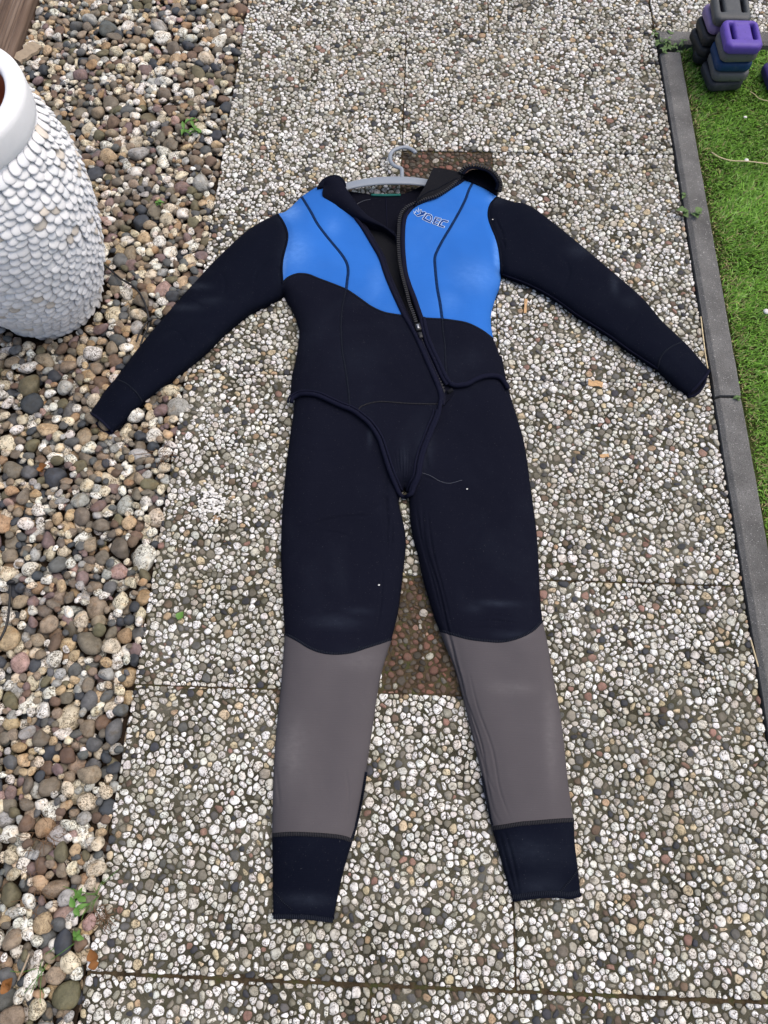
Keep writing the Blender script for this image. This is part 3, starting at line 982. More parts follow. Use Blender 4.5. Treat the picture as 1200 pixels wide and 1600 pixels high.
NA = 11
ANG = np.arange(NA) * 2 * np.pi / NA
DIRS = np.c_[np.cos(ANG), np.sin(ANG)]
KERB_X = 0.714
agg_parts = []     # (V, col) blocks for joined mesh
agg_F1 = []
_b = 0
i = np.arange(NA); i2 = (i + 1) % NA
f = []
for a in (0, 1):
    f += [np.c_[a * NA + i, a * NA + i2, (a + 1) * NA + i2], np.c_[a * NA + i, (a + 1) * NA + i2, (a + 1) * NA + i]]
f.append(np.c_[2 * NA + i, 2 * NA + i2, np.full(NA, 3 * NA)])
AGG_F = np.vstack(f)
AV, AC, AS, AP = [], [], [], []      # per stone: verts, colour, screen size, slab object
for si, (x0, x1, y0, y1, red) in enumerate(slabs):
    cx, cy = (x0 + x1) / 2, (y0 + y1) / 2
    hx, hy = (x1 - x0) / 2 - GAP / 2, (y1 - y0) / 2 - GAP / 2
    dz = rng.uniform(-0.0015, 0.0015)
    # slab body with slightly uneven rim
    nx, ny = max(2, int(hx * 2 / 0.02)), max(2, int(hy * 2 / 0.02))
    rim = np.vstack([np.c_[np.linspace(-hx, hx, nx, endpoint=False), np.full(nx, -hy)], np.c_[np.full(ny, hx), np.linspace(-hy, hy, ny, endpoint=False)],
                     np.c_[np.linspace(hx, -hx, nx, endpoint=False), np.full(nx, hy)], np.c_[np.full(ny, -hx), np.linspace(hy, -hy, ny, endpoint=False)]])
    rim *= 1 - rng.uniform(0, 0.0060, (len(rim), 1)) / np.array([[hx, hy]]).min()
    k = len(rim)
    top_z = dz - (0.0025 if red else 0.0)
    V = np.vstack([np.c_[rim + [cx, cy], np.full(k, -0.05)], np.c_[rim + [cx, cy], np.full(k, top_z - 0.003)], np.c_[rim * 0.988 + [cx, cy], np.full(k, top_z)], [[cx, cy, top_z]]])
    a = np.arange(k); b2 = (a + 1) % k
    F = np.vstack([np.c_[a, b2, k + b2], np.c_[a, k + b2, k + a], np.c_[k + a, k + b2, 2 * k + b2], np.c_[k + a, 2 * k + b2, 2 * k + a], np.c_[2 * k + a, 2 * k + b2, np.full(k, 3 * k)]])
    so = add('paving_slab', V, F, M['red_mortar'] if red else M['mortar'], pavement, smooth=False)
    if red: so['label'] = 'small square slab of reddish brown aggregate'
    ax0, ax1, ay0, ay1 = cx - hx, min(cx + hx, AGG_X1), max(cy - hy, AGG_Y0), min(cy + hy, AGG_Y1)
    if ax1 - ax0 < 0.05 or ay1 - ay0 < 0.05: continue
    A = (ax1 - ax0) * (ay1 - ay0)
    n = int(A / 1.0e-4)
    P = darts(ax0, ax1, ay0, ay1, rng, 0.003, 0.0130,
              [(0.0088, 0.0122, int(n * .06)), (0.0064, 0.0088, int(n * 0.55)), (0.0048, 0.0068, int(n * 1.9)), (0.0036, 0.0048, int(n * 2.3)), (0.0028, 0.0036, int(n * 1.1))])
    xy, rr = P[:, :2], P[:, 2] * (0.92 if red else 1)
    n = len(xy)
    # neighbour-limited outlines; some neighbours grow together into long stones
    nbl = np.empty((n, 11), int)
    for s_ in range(0, n, 500):
        e_ = min(n, s_ + 500)
        d2 = ((xy[None, :, :] - xy[s_:e_, None, :]) ** 2).sum(2)
        d2[np.arange(e_ - s_), np.arange(s_, e_)] = 9
        pp_ = np.argpartition(d2, 11, axis=1)[:, :11]
        nbl[s_:e_] = np.take_along_axis(pp_, np.argsort(np.take_along_axis(d2, pp_, 1), 1), 1)
    mate = np.full(n, -1)
    for k in rng.permutation(n):
        if mate[k] >= 0 or rng.random() > 0.42: continue
        j = nbl[k, 0]
        if mate[j] < 0 and rr[k] + rr[j] < 0.0122:
            mate[k] = j; mate[j] = k
    outR, outC, outr = [], [], []
    for k in range(n):
        j = mate[k]
        if j >= 0 and j < k: continue
        mem = [k] if j < 0 else [k, j]
        c_ = xy[mem].mean(0)
        nbs = [(q, m_) for m_ in mem for q in nbl[m_] if q not in mem]
        q_ = np.array([x[0] for x in nbs]); m_ = np.array([x[1] for x in nbs])
        D = xy[q_] - xy[m_]
        dd = np.sqrt((D ** 2).sum(1)); N_ = D / dd[:, None]
        off = (xy[m_] - c_) * N_
        dist = np.maximum(off.sum(1) + dd * rr[m_] / (rr[m_] + rr[q_]), 0.0012)
        if j >= 0:
            # keep the nearer member's limit only
            dj = np.sqrt(((xy[q_][:, None, :] - xy[mem][None]) ** 2).sum(2))
            near_ = np.array(mem)[dj.argmin(1)] == m_
            N_, dist = N_[near_], dist[near_]
        rad = rr[mem].mean() * (1.0 if j < 0 else 1.45)
        cut = rng.uniform(0, 2 * np.pi, 3)
        N_ = np.vstack([N_, [[1, 0], [-1, 0], [0, 1], [0, -1]], np.c_[np.cos(cut), np.sin(cut)]])
        rimd = np.maximum([cx + hx - c_[0], c_[0] - cx + hx, cy + hy - c_[1], c_[1] - cy + hy], 0.0015)
        dist = np.r_[dist, rimd, rad * rng.uniform(0.78, 1.4, 3)]
        cosv = N_ @ DIRS.T
        lim = np.where(cosv > 0.05, dist[:, None] / np.maximum(cosv, 0.05), 9.0)
        if j >= 0:
            ax_ = xy[k] - xy[j]; half = np.linalg.norm(ax_) / 2; ang_ = math.atan2(ax_[1], ax_[0])
            A_, B_ = half + rr[mem].mean() * 1.25, rr[mem].mean() * 1.3
        else:
            ang_ = rng.uniform(0, np.pi); e1 = rng.uniform(0.62, 1.0)
            A_, B_ = rr[k] * 1.42 / e1 ** 0.4, rr[k] * 1.42 * e1 ** 0.6
        own = A_ * B_ / np.sqrt((B_ * np.cos(ANG - ang_)) ** 2 + (A_ * np.sin(ANG - ang_)) ** 2)
        lim = np.vstack([lim, own])
        outR.append((lim ** -16.0).sum(0) ** (-1 / 16.0)); outC.append(c_); outr.append(rad)
    R = np.array(outR); xy = np.array(outC); rr = np.array(outr); n = len(xy)
    R = R * rng.uniform(0.93, 1.0, (n, 1)) * rng.uniform(0.95, 1.03, (n, NA)) - 0.00030
    R = np.maximum(R, 0.0012)
    mr = R.mean(1)
    hgt = np.minimum(rng.uniform(0.0014, 0.0036, n), mr * 0.55)
    sink = rng.random(n) < 0.12
    hgt[sink] *= 0.5
    tx, ty = rng.normal(0, 0.10, n), rng.normal(0, 0.10, n)
    dirs = np.c_[np.cos(ANG), np.sin(ANG)]
    blocks = []
    for sc, zz in ((1.0, -0.6), (0.94, 0.50), (0.68, 0.94)):
        q = R[:, :, None] * sc * dirs[None]
        zc = top_z + (hgt * zz)[:, None] + (q[..., 0] * tx[:, None] + q[..., 1] * ty[:, None]) * (0.7 if zz > 0 else 0)
        if zz < 0: zc = np.full((n, NA), top_z - 0.0015)
        blocks.append(np.concatenate([xy[:, None, :] + q, zc[..., None]], 2))
    cen = np.c_[xy, top_z + hgt * 1.0][:, None, :]
    VV = np.concatenate(blocks + [cen], 1)       # n, 3*NA+1, 3
    if red: colr = pick(RED_C, n, rng)
    else:
        colr = pick(STONE_C, n, rng)
        # grime: dark film towards the kerb and in patches, dusty bright patches elsewhere
        g1 = np.array([mnoise.noise((x * 3.1, y * 3.1, 2.0)) for x, y in xy])
        g2 = np.array([mnoise.noise((x * 11, y * 11, 7.0)) for x, y in xy])
        dirt = np.clip(0.10 + 0.75 * g1 + 0.55 * g2 + 0.2 * np.exp(-np.abs(KERB_X - 0.06 - xy[:, 0]) / 0.08), 0, 0.7) * (rng.random(n) < 0.75)
        colr *= (1 - dirt[:, None] * np.array([0.42, 0.43, 0.49]))
        sq = un(332, 785)[:2]
        spl = np.exp(-(((xy - sq) * [1.6, 1]) ** 2).sum(1) / 0.042 ** 2) > rng.uniform(0.2, 0.85, n)
        colr[spl] = np.array([0.80, 0.80, 0.79])
    keep = ~under_suit(xy, 0.05)
    pr, dep = proj_scale(np.c_[xy, np.zeros(n)])
    vis = (pr[:, 0] > 5) & (pr[:, 0] < 1195) & (pr[:, 1] > 5) & (pr[:, 1] < 1595) & ~under_suit(xy, 0.0)
    size = np.where(vis, mr / dep, 0)
    VV, colr, size = VV[keep], colr[keep], size[keep]
    AV.append(VV); AC.append(colr); AS.append(size); AP += [so] * len(VV)
AV = np.concatenate(AV); AC = np.concatenate(AC); AS = np.concatenate(AS)
order = np.argsort(-AS)
big = set(order[:300].tolist())
for k in order[:300]:
    add('pebble', AV[k], AGG_F, M['aggregate'], AP[k], col=AC[k])
rest = np.array([k for k in range(len(AV)) if k not in big])
nv = 3 * NA + 1
FF = (AGG_F[None] + (np.arange(len(rest)) * nv)[:, None, None]).reshape(-1, 3)
o = add('exposed_aggregate', AV[rest].reshape(-1, 3), FF, M['aggregate'], pavement, col=np.repeat(AC[rest], nv, 0))
o['kind'] = 'stuff'
print('aggregate stones', len(AV))

# ---- kerb edging blocks
kerb_root_V, kerb_root_F = box(0.745, 0.8, -0.055, 0.05, 3.4, 0.03)
kerb = add('kerb', kerb_root_V, kerb_root_F, M['joint'], smooth=False)
props(kerb, kind='structure')


def kerb_block(x0, x1, y0, y1, ztop, along_y=True):
    """concrete edging: chamfered long edges, a little worn"""
    L = (y1 - y0) if along_y else (x1 - x0)
    W = (x1 - x0) if along_y else (y1 - y0)
    prof = [(0, -0.06), (0, ztop - 0.0075), (0.0015, ztop - 0.0065), (0.0085, ztop - 0.0008), (0.0105, ztop), (W / 2, ztop + 0.0003), (W - 0.0045, ztop), (W - 0.0015, ztop - 0.0012), (W, ztop - 0.0045), (W, -0.06)]
    n = max(3, int(L / 0.012))
    V = []
    for a in np.linspace(0, L, n):
        e = 0.0 if 0.004 < a < L - 0.004 else 0.002
        for u, z in prof:
            j = mnoise.noise((a * 25 + x0 * 9, u * 60, y0)) * 0.0006
            V.append((u + j, a, z - (e if z > 0 else 0) + j) if along_y else (a, u + j, z - (e if z > 0 else 0) + j))
    V = np.array(V) + [x0, y0, 0]
    k = len(prof)
    F = []
    for r in range(n - 1):
        for c in range(k - 1):
            q = (r * k + c, r * k + c + 1, (r + 1) * k + c + 1, (r + 1) * k + c)
            F += [(q[0], q[2], q[1]), (q[0], q[3], q[2])] if along_y else [(q[0], q[1], q[2]), (q[0], q[2], q[3])]
    for r in (0, n - 1):
        b = r * k
        for c in range(1, k - 1):
            F.append((b, b + c, b + c + 1) if (r == 0) == along_y else (b, b + c + 1, b + c))
    F = np.array(F)[:, ::-1]
    return add('kerb_block', V, F, M['kerb'], kerb, smooth=False)


kerb_block(0.718, 0.776, 1.002, 2.190, 0.014)
kerb_block(0.717, 0.776, -0.002, 0.995, 0.0125)
kerb_block(0.718, 0.777, -1.00, -0.009, 0.013)
kerb_block(0.722, 1.72, 2.230, 2.281, 0.016, along_y=False)

# ---- lawn: uneven soil sheet and grass blades
LX0, LX1, LY0, LY1 = 0.782, 1.62, -0.2, 2.226
gx, gy = np.meshgrid(np.linspace(LX0, 4.0, 90), np.linspace(-3.0, LY1, 130))
gz = np.array([mnoise.noise((x * 6, y * 6, 1)) * 0.006 for x, y in zip(gx.ravel(), gy.ravel())]) - 0.008
V = np.c_[gx.ravel(), gy.ravel(), gz]
nxg, nyg = 90, 130
idx = np.arange(nxg * nyg).reshape(nyg, nxg)
F = np.stack([idx[:-1, :-1], idx[:-1, 1:], idx[1:, 1:], idx[1:, :-1]], -1).reshape(-1, 4)
lawn = add('lawn', V, F, M['turf'])
props(lawn, kind='structure')
nb = 150000
bx = rng.uniform(LX0 + 0.004, LX1, nb); by = rng.uniform(-0.4, LY1, nb)
pr, dep = proj_scale(np.c_[bx, by, np.zeros(nb)])
near = (pr[:, 0] < 1420) & (bx < 1.25)
bx, by = bx[near], by[near]
nb = len(bx)
edge = np.exp(-(bx - LX0) / 0.02)
cl = np.array([mnoise.noise((x * 14, y * 14, 3)) for x, y in zip(bx, by)])
cl2 = np.array([mnoise.noise((x * 5, y * 5, 8)) for x, y in zip(bx, by)])
base_a = cl * 1.6 + cl2 * 2 + rng.normal(0, 1.0, nb) - 0.8
Lb = rng.uniform(0.012, 0.025, nb) * (1 - 0.35 * edge)
lean = np.clip(rng.normal(0.95, 0.3, nb), 0.2, 1.45)
w = rng.uniform(0.0007, 0.0013, nb)
dx, dy = np.cos(base_a), np.sin(base_a)
sx, sy = -dy, dx
z0 = np.full(nb, -0.008)
def ring(frac, bend, wf):
    hl = Lb * frac
    hor = hl * np.sin(lean * bend); ver = hl * np.cos(lean * bend)
    cx_, cy_ = bx + dx * hor, by + dy * hor
    return np.stack([np.c_[cx_ - sx * w * wf, cy_ - sy * w * wf, z0 + ver], np.c_[cx_ + sx * w * wf, cy_ + sy * w * wf, z0 + ver]], 1)
r0, r1, r2 = ring(0, 0.3, 0.9), ring(0.55, 0.7, 1.0), ring(1.0, 1.0, 0.08)
GV = np.concatenate([r0, r1, r2], 1)
gf = np.array([(0, 1, 3), (0, 3, 2), (2, 3, 5), (2, 5, 4)])
GF = (gf[None] + (np.arange(nb) * 6)[:, None, None]).reshape(-1, 3)
ga = np.array([(0.120, 0.265, 0.024), (0.170, 0.355, 0.040), (0.085, 0.190, 0.018), (0.25, 0.41, 0.11), (0.28, 0.25, 0.11)])
pk = rng.choice(5, nb, p=[.34, .27, .24, .10, .05])
dry = rng.random(nb) < edge * 0.75
pk[dry] = rng.choice([4, 4, 2], dry.sum())
gc = ga[pk] * rng.uniform(0.75, 1.25, (nb, 1)) * (1.1 + 0.25 * cl2[:, None])
gc = np.repeat(np.clip(gc, 0.004, 0.6), 6, 0)
grass = add('grass', GV.reshape(-1, 3), GF, M['grass'], col=gc)
props(grass, 'short bright green lawn grass beside the concrete kerb', 'grass', kind='stuff')

# ---- gravel bed
GXA, GXB, GYA, GYB = -1.70, PX0 - 0.004, -0.52, 2.66
gx, gy = np.meshgrid(np.linspace(-4.0, GXB, 160), np.linspace(-3.0, 5.0, 240))
gz = np.array([mnoise.noise((x * 7, y * 7, 4)) * 0.008 for x, y in zip(gx.ravel(), gy.ravel())]) - 0.026
gz += 0.014 * np.exp(-(GXB - gx.ravel()) / 0.025)
idx = np.arange(160 * 240).reshape(240, 160)
F = np.stack([idx[:-1, :-1], idx[:-1, 1:], idx[1:, 1:], idx[1:, :-1]], -1).reshape(-1, 4)
bed = add('gravel_bed', np.c_[gx.ravel(), gy.ravel(), gz], F, M['soil'])
props(bed, kind='structure')
POT = np.array([-0.912, 1.258]); POT_R0 = 0.135
GRAV_C = [(srgb(232, 229, 220), 22), (srgb(214, 203, 180), 17), (srgb(188, 166, 134), 9), (srgb(166, 140, 110), 3.5), (srgb(146, 132, 114), 12), (srgb(118, 110, 98), 13),
          (srgb(96, 98, 98), 9), (srgb(66, 70, 76), 6), (srgb(106, 101, 80), 6), (srgb(124, 106, 104), 5), (srgb(110, 92, 78), 6), (srgb(168, 142, 134), 1.5), (srgb(172, 172, 168), 8)]
shapes2 = [rock(2, a, rng) for a in (0.1, 0.25, 0.4, 0.55, 0.7, 0.85, 1.0, 1.1, 0.3, 0.6, 0.8, 0.95)]
shapes1 = [rock(1, a, rng) for a in (0.2, 0.35, 0.5, 0.65, 0.8, 1.0, 0.4, 0.7)]
RES = 0.003
hmw, hmh = int((GXB + 0.02 - GXA) / RES) + 2, int((GYB - GYA) / RES) + 2
hm = np.full((hmh, hmw), -0.024)
xs_ = np.arange(hmw) * RES + GXA; ys_ = np.arange(hmh) * RES + GYA
pm = (xs_[None, :] - POT[0]) ** 2 + (ys_[:, None] - POT[1]) ** 2 < (POT_R0 + 0.004) ** 2
hm[pm] = 1.0
TIMBER_X = -1.197
hm[(xs_[None, :] < TIMBER_X + 0.004) & (ys_[:, None] > 1.93)] = 1.0


gq = np.c_[np.repeat(xs_[None, :], hmh, 0).ravel(), np.repeat(ys_[:, None], hmw, 1).ravel()]
shade = in_poly(gq, SUIT_HULLS[3]).reshape(hmh, hmw)


def left_limit(y):   # left border of the picture on the ground, with a margin
    return -0.74 - 0.2415 * y - 0.14


stones = []
NS = 9800
cand = 7
tries = 0
while len(stones) < NS and tries < NS * 2:
    tries += 1
    a = float(np.clip(rng.lognormal(math.log(0.0148), 0.34), 0.0065, 0.031))
    el_, th_ = rng.uniform(0.62, 0.98), rng.uniform(0.38, 0.75)
    best = None
    kx = max(2, int(a * 0.78 / RES))
    for _ in range(cand):
        y = rng.uniform(GYA + 0.03, GYB - 0.03)
        xl = max(left_limit(y), GXA + 0.03)
        x = rng.uniform(xl, GXB - a * 0.15)
        ix, iy = int((x - GXA) / RES), int((y - GYA) / RES)
        pt = hm[max(iy - kx, 0):iy + kx + 1, max(ix - kx, 0):ix + kx + 1]
        mxv = pt.max()
        if mxv > 0.5 or (x > GXB - a * 0.8 and mxv > 0.006): continue
        s = pt.mean() * 0.55 + mxv * 0.45
        if best is None or s < best[0]: best = (s, x, y, ix, iy)
    if best is None: continue
    s, x, y, ix, iy = best
    c_ = a * th_
    zc = s + c_ * 0.62
    if zc > (0.007 if not shade[iy, ix] else -0.007 - c_ * 0.5): continue
    az = rng.uniform(0, math.pi)
    K = max(2, int(a / RES) + 1)
    ys0, ys1, xs0, xs1 = max(iy - K, 0), min(iy + K + 1, hmh), max(ix - K, 0), min(ix + K + 1, hmw)
    X = (xs_[xs0:xs1] - x)[None, :]; Y = (ys_[ys0:ys1] - y)[:, None]
    u = X * math.cos(az) + Y * math.sin(az); v = -X * math.sin(az) + Y * math.cos(az)
    rho = (u / a) ** 2 + (v / (a * el_)) ** 2
    top = zc + c_ * np.sqrt(np.maximum(1 - rho, 0))
    sub = hm[ys0:ys1, xs0:xs1]
    np.maximum(sub, np.where(rho < 1, top, -1), out=sub)
    stones.append((x, y, zc, a, a * el_, c_, az, rng.normal(0, 0.16), rng.normal(0, 0.16)))
stones = np.array(stones)
print('gravel stones', len(stones))
gcol = pick(GRAV_C, len(stones), rng) * np.array([1.03, 1.04, 1.05])
pr, dep = proj_scale(stones[:, :3])
vis = (pr[:, 0] > -8) & (pr[:, 0] < 1200) & (pr[:, 1] > -8) & (pr[:, 1] < 1608) & ~under_suit(stones[:, :2], 0.0)
# a stone counts as showing when it lies near the top of the pile
ix = np.clip(((stones[:, 0] - GXA) / RES).astype(int), 0, hmw - 1); iy = np.clip(((stones[:, 1] - GYA) / RES).astype(int), 0, hmh - 1)
ontop = stones[:, 2] + stones[:, 5] > hm[iy, ix] - 0.003
score = np.where(vis & ontop, stones[:, 3] * np.sqrt(stones[:, 4] / stones[:, 3]) / dep, 0)
order = np.argsort(-score)
bigset = set(order[:300].tolist())
MV, MF, MC, b = [], [], [], 0
for k, (x, y, z, a, bb, c_, az, t1, t2) in enumerate(stones):
    Rm = rotmat(t1, t2, az)
    fine = vis[k] and ontop[k] and a > 0.0135
    S_ = shapes2[k % 12] if (fine or k in bigset) else shapes1[k % 8]
    Vv = (S_ * [a, bb, c_]) @ Rm.T
    if k in bigset:
        me = make_mesh('stone', Vv, ICO2[1], M['stone'], True, col=gcol[k])
        place('stone', me, (x, y, z), bed)
    else:
        MV.append(Vv + [x, y, z])
        MF.append((ICO2[1] if fine else ICO1[1]) + b)
        MC.append(np.tile(gcol[k], (len(Vv), 1)))
        b += len(Vv)
o = add('loose_gravel', np.vstack(MV), np.vstack(MF), M['stone'], bed, col=np.vstack(MC))
o['kind'] = 'stuff'

# ================================================================== clothing
def on(curve, zf, dz=0.0):
    """3D line lying on the cloth surface"""
    return lift(curve, zf(curve) + dz)


def offset_curve(c, d):
    tg = np.gradient(c, axis=0)
    nn = np.c_[-tg[:, 1], tg[:, 0]]
    nn /= np.maximum(np.linalg.norm(nn, axis=1), 1e-9)[:, None]
    return c + nn * d


def strip(name, curve, zf, width, mat, parent, dz=0.0006, side=0.0, crown=0.0012, rows=5):
    """flat tape lying on the cloth along a curve; side shifts it sideways"""
    L = np.r_[0, np.cumsum(np.linalg.norm(np.diff(curve, axis=0), axis=1))]
    us = np.linspace(-0.5, 0.5, rows)
    Z0 = zf(curve)
    V, uv = [], []
    for u in us:
        oc = offset_curve(curve, side + u * width)
        z = np.minimum(zf(oc), Z0 + 0.004) + dz + crown * (1 - (2 * u) ** 4)
        V.append(lift(oc, z)); uv.append(np.c_[L, np.full(len(L), u)])
    n = len(curve)
    # skirts
    lo, hi = V[0].copy(), V[-1].copy()
    lo[:, 2] -= 0.003; hi[:, 2] -= 0.003
    V = np.vstack([lo] + V + [hi]); uv = np.vstack([uv[0]] + uv + [uv[-1]])
    R_ = rows + 2
    idx = np.arange(n * R_).reshape(R_, n)
    Q = np.stack([idx[:-1, :-1], idx[:-1, 1:], idx[1:, 1:], idx[1:, :-1]], -1).reshape(-1, 4)
    F = np.vstack([Q[:, [0, 1, 2]], Q[:, [0, 2, 3]]])
    return add(name, V, F, mat, parent, uv=uv)


WEAR_SHEEN = [(525, 972, .048, .014, .55), (560, 955, .03, .008, .4), (778, 943, .042, .007, .75), (740, 950, .02, .010, .4), (800, 992, .034, .008, .45), (664, 700, .018, .045, .55), (578, 680, .005, .030, .6),  # worn spots; next to last here is a bluish sheen painted on the right thigh
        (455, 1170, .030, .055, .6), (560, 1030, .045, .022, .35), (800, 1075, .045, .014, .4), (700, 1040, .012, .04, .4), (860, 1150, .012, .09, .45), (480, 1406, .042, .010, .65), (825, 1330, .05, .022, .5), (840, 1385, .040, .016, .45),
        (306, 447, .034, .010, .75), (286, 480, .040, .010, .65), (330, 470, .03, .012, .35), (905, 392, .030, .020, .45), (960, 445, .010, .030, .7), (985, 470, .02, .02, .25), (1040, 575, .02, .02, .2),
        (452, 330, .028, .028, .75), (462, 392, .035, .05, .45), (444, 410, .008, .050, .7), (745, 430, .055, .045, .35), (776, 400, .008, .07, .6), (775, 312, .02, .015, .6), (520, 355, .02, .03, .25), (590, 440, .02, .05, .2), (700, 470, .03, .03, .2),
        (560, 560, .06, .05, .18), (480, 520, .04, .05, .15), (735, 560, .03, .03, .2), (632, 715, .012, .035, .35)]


def wear_sheen_at(V):
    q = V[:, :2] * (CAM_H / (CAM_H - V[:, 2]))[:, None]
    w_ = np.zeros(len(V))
    for px, py, rx, ry, st in WEAR_SHEEN:
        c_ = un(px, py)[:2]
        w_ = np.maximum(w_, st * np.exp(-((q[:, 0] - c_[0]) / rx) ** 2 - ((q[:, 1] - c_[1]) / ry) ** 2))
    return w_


def panel(name, loop, zf, mat, parent, step=0.0055, thick=0.006, label=None):
    V, F = sheet(loop, zf, step, thick)
    o = add(name, V, F, mat, parent, wear_sheen=wear_sheen_at(V))
    if label: o['label'] = label
    return o


def cord(name, curve, zf, r, mat, parent, dz=0.0, n=8, flat=1.0):
    V, F, uv = tube(on(curve, zf, dz), r, n, flat=flat)
    return add(name, V, F, mat, parent, uv=uv)


# ---------- trousers
DENSE = creases_T
c0 = un(630, 1000)
trousers = empty('wetsuit_trousers', (c0[0], c0[1], 0.0), 'black neoprene wetsuit trousers with grey shins, legs spread on the pavement', 'wetsuit')
WALL = 0.05
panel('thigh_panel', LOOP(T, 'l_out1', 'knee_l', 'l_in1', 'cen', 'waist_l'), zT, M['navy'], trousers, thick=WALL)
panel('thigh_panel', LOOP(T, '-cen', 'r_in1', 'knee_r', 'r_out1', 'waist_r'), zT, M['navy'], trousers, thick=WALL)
sl = panel('shin_panel', LOOP(T, '-knee_l', 'l_out2', 'ank_l', 'l_in2'), zT, M['greyneo'], trousers, step=0.005, thick=WALL, label='grey shin panel of the trousers')
sr = panel('shin_panel', LOOP(T, 'r_in2', 'ank_r', 'r_out2', '-knee_r'), zT, M['greyneo'], trousers, step=0.005, thick=WALL, label='grey shin panel of the trousers')
al = panel('ankle_cuff', LOOP(T, '-ank_l', 'l_out3', 'l_bot', 'l_in3'), zT, M['black'], trousers, thick=WALL)
ar = panel('ankle_cuff', LOOP(T, 'r_in3', 'r_bot', 'r_out3', '-ank_r'), zT, M['black'], trousers, thick=WALL)
for k in ('knee_l', 'knee_r'):
    strip('seam', T[k], zT, 0.0055, M['stitch'], trousers)
for k in ('ank_l', 'ank_r'):
    strip('seam', T[k], zT, 0.0075, M['stitch_grey'], trousers, crown=0.0018)
for k, p in (('l_bot', al), ('r_bot', ar)):
    strip('hem', T[k], zT, 0.008, M['stitch'], p, dz=0.0004, side=-0.0045 if k == 'l_bot' else 0.0045, crown=0.0014)
    cord('hem_edge', T[k], zT, 0.0032, M['black'], p, dz=-0.003)
strip('seam', C((428, 1393), (434, 1400), (440, 1408), (457, 1422)), zT, 0.0022, M['stitch'], al)
strip('seam', C((902, 1361), (890, 1377), (873, 1396)), zT, 0.0030, M['stitch'], ar)
strip('seam', C((572, 1206), (565, 1250), (558, 1283), (550, 1312)), zT, 0.005, M['stitch'], sl, side=0.0)
strip('seam', C((752, 1212), (760, 1252), (769, 1290)), zT, 0.004, M['stitch'], sr, side=0.001)

# ---------- jacket
DENSE = creases_J + pleats
c0 = un(615, 450)
jacket = empty('wetsuit_jacket', (c0[0], c0[1], 0.0), 'blue and black neoprene wetsuit jacket, half unzipped, sleeves spread, on a hanger', 'wetsuit')
# sleeves
for s, up, upc, end, loc, lo, seam, arm in (('l', 'sl_up', 'sl_up_c', 'sl_end', 'sl_lo_c', 'sl_lo', 'cuffseam_l', ('-arm_l2', '-arm_l')),
                                            ('r', 'sr_up', 'sr_up_c', 'sr_end', 'sr_lo_c', 'sr_lo', 'cuffseam_r', ('arm_r',))):
    slv = panel('sleeve', LOOP(J, up, seam, lo, *arm), zJ, M['black'], jacket, thick=WALL)
    cuff = panel('cuff', LOOP(J, upc, end, loc, '-' + seam), zJ, M['black'], slv, thick=0.004)
    strip('seam', J[seam], zJ, 0.004, M['stitch'], slv, crown=0.0009)
    # the open end: rolled rim above and below, dark lining set back inside
    e = J[end]
    topl = on(e, zJ, -0.001)
    mid = e.mean(0)
    lowq = e.copy()
    low = topl.copy(); low[:, 2] = 0.004
    inw = unq([(196, 637)])[0] - mid if s == 'l' else unq([(1052, 570)])[0] - mid
    inw = inw / np.linalg.norm(inw)
    bow = np.sin(np.linspace(0, np.pi, len(e)))[:, None]
    low[:, :2] -= inw * 0.007 * bow
    topl = topl.copy(); topl[:, :2] += inw * 0.003 * bow
    rim = np.vstack([topl, low[::-1], topl[:1]])
    V, F, uv = tube(rim, 0.0032, 8)
    add('cuff_rim', V, F, M['binding'], cuff, uv=uv)
    back_t = topl + np.r_[inw * 0.022, -0.006]; back_l = low + np.r_[inw * 0.022, 0.002]
    n_ = len(e)
    V = np.vstack([topl - [0, 0, 0.003], back_t, back_l, low])
    idx = np.arange(4 * n_).reshape(4, n_)
    Q = np.stack([idx[:-1, :-1], idx[:-1, 1:], idx[1:, 1:], idx[1:, :-1]], -1).reshape(-1, 4)
    add('cuff_lining', V, Q, M['lining'], cuff)
    # lower wall of the cuff
    for cv in (upc, loc):
        tp = on(J[cv], zJ, -0.002); lw = tp.copy(); lw[:, 2] = 0.001
        V = np.vstack([tp, lw]); n_ = len(tp)
        Q = np.array([(i, i + 1, n_ + i + 1, n_ + i) for i in range(n_ - 1)])
        add('cuff_side', V, Q, M['black'], cuff)
    if s == 'r':
        cord('underarm_seam', offset_curve(J['sr_lo'], -0.004), zJ, 0.002, M['binding'], slv, dz=0.001)

TH = 0.008
panel('chest_panel', LOOP(J, 'arm_l', 'chest_l1', '-prin_l_up', 'sho_l2'), zJ, M['blue'], jacket, thick=WALL, label='outer blue chest panel')
panel('chest_panel', LOOP(J, 'prin_l_up', 'chest_l2', 'front_l_up', 'neck_l', 'sho_l1'), zJ, M['blue'], jacket, thick=TH, label='inner blue chest panel')
panel('side_panel', LOOP(J, '-chest_l1', 'arm_l2', 'side_l', 'hem_l1', '-prin_l_lo'), zJ, M['navy'], jacket, thick=0.012)
panel('belly_panel', LOOP(J, 'prin_l_lo', 'hem_l2', 'belly', 'front_l_lo', '-chest_l2'), zJ, M['navy'], jacket, thick=TH)
tail = panel('crotch_flap', LOOP(J, '-belly', 'tail_l', 'tail_b', 'tail_r'), zTail, M['navy'], jacket, step=0.0035, thick=0.007)
panel('chest_panel', LOOP(J, 'front_r_up', 'chest_r1', '-prin_r_up', 'sho_r1'), zJ, M['blue'], jacket, thick=TH, label='inner blue chest panel with white lettering')
panel('chest_panel', LOOP(J, 'prin_r_up', 'chest_r2', 'side_r2', 'arm_r', 'sho_r2'), zJ, M['blue'], jacket, thick=WALL, label='outer blue chest panel')
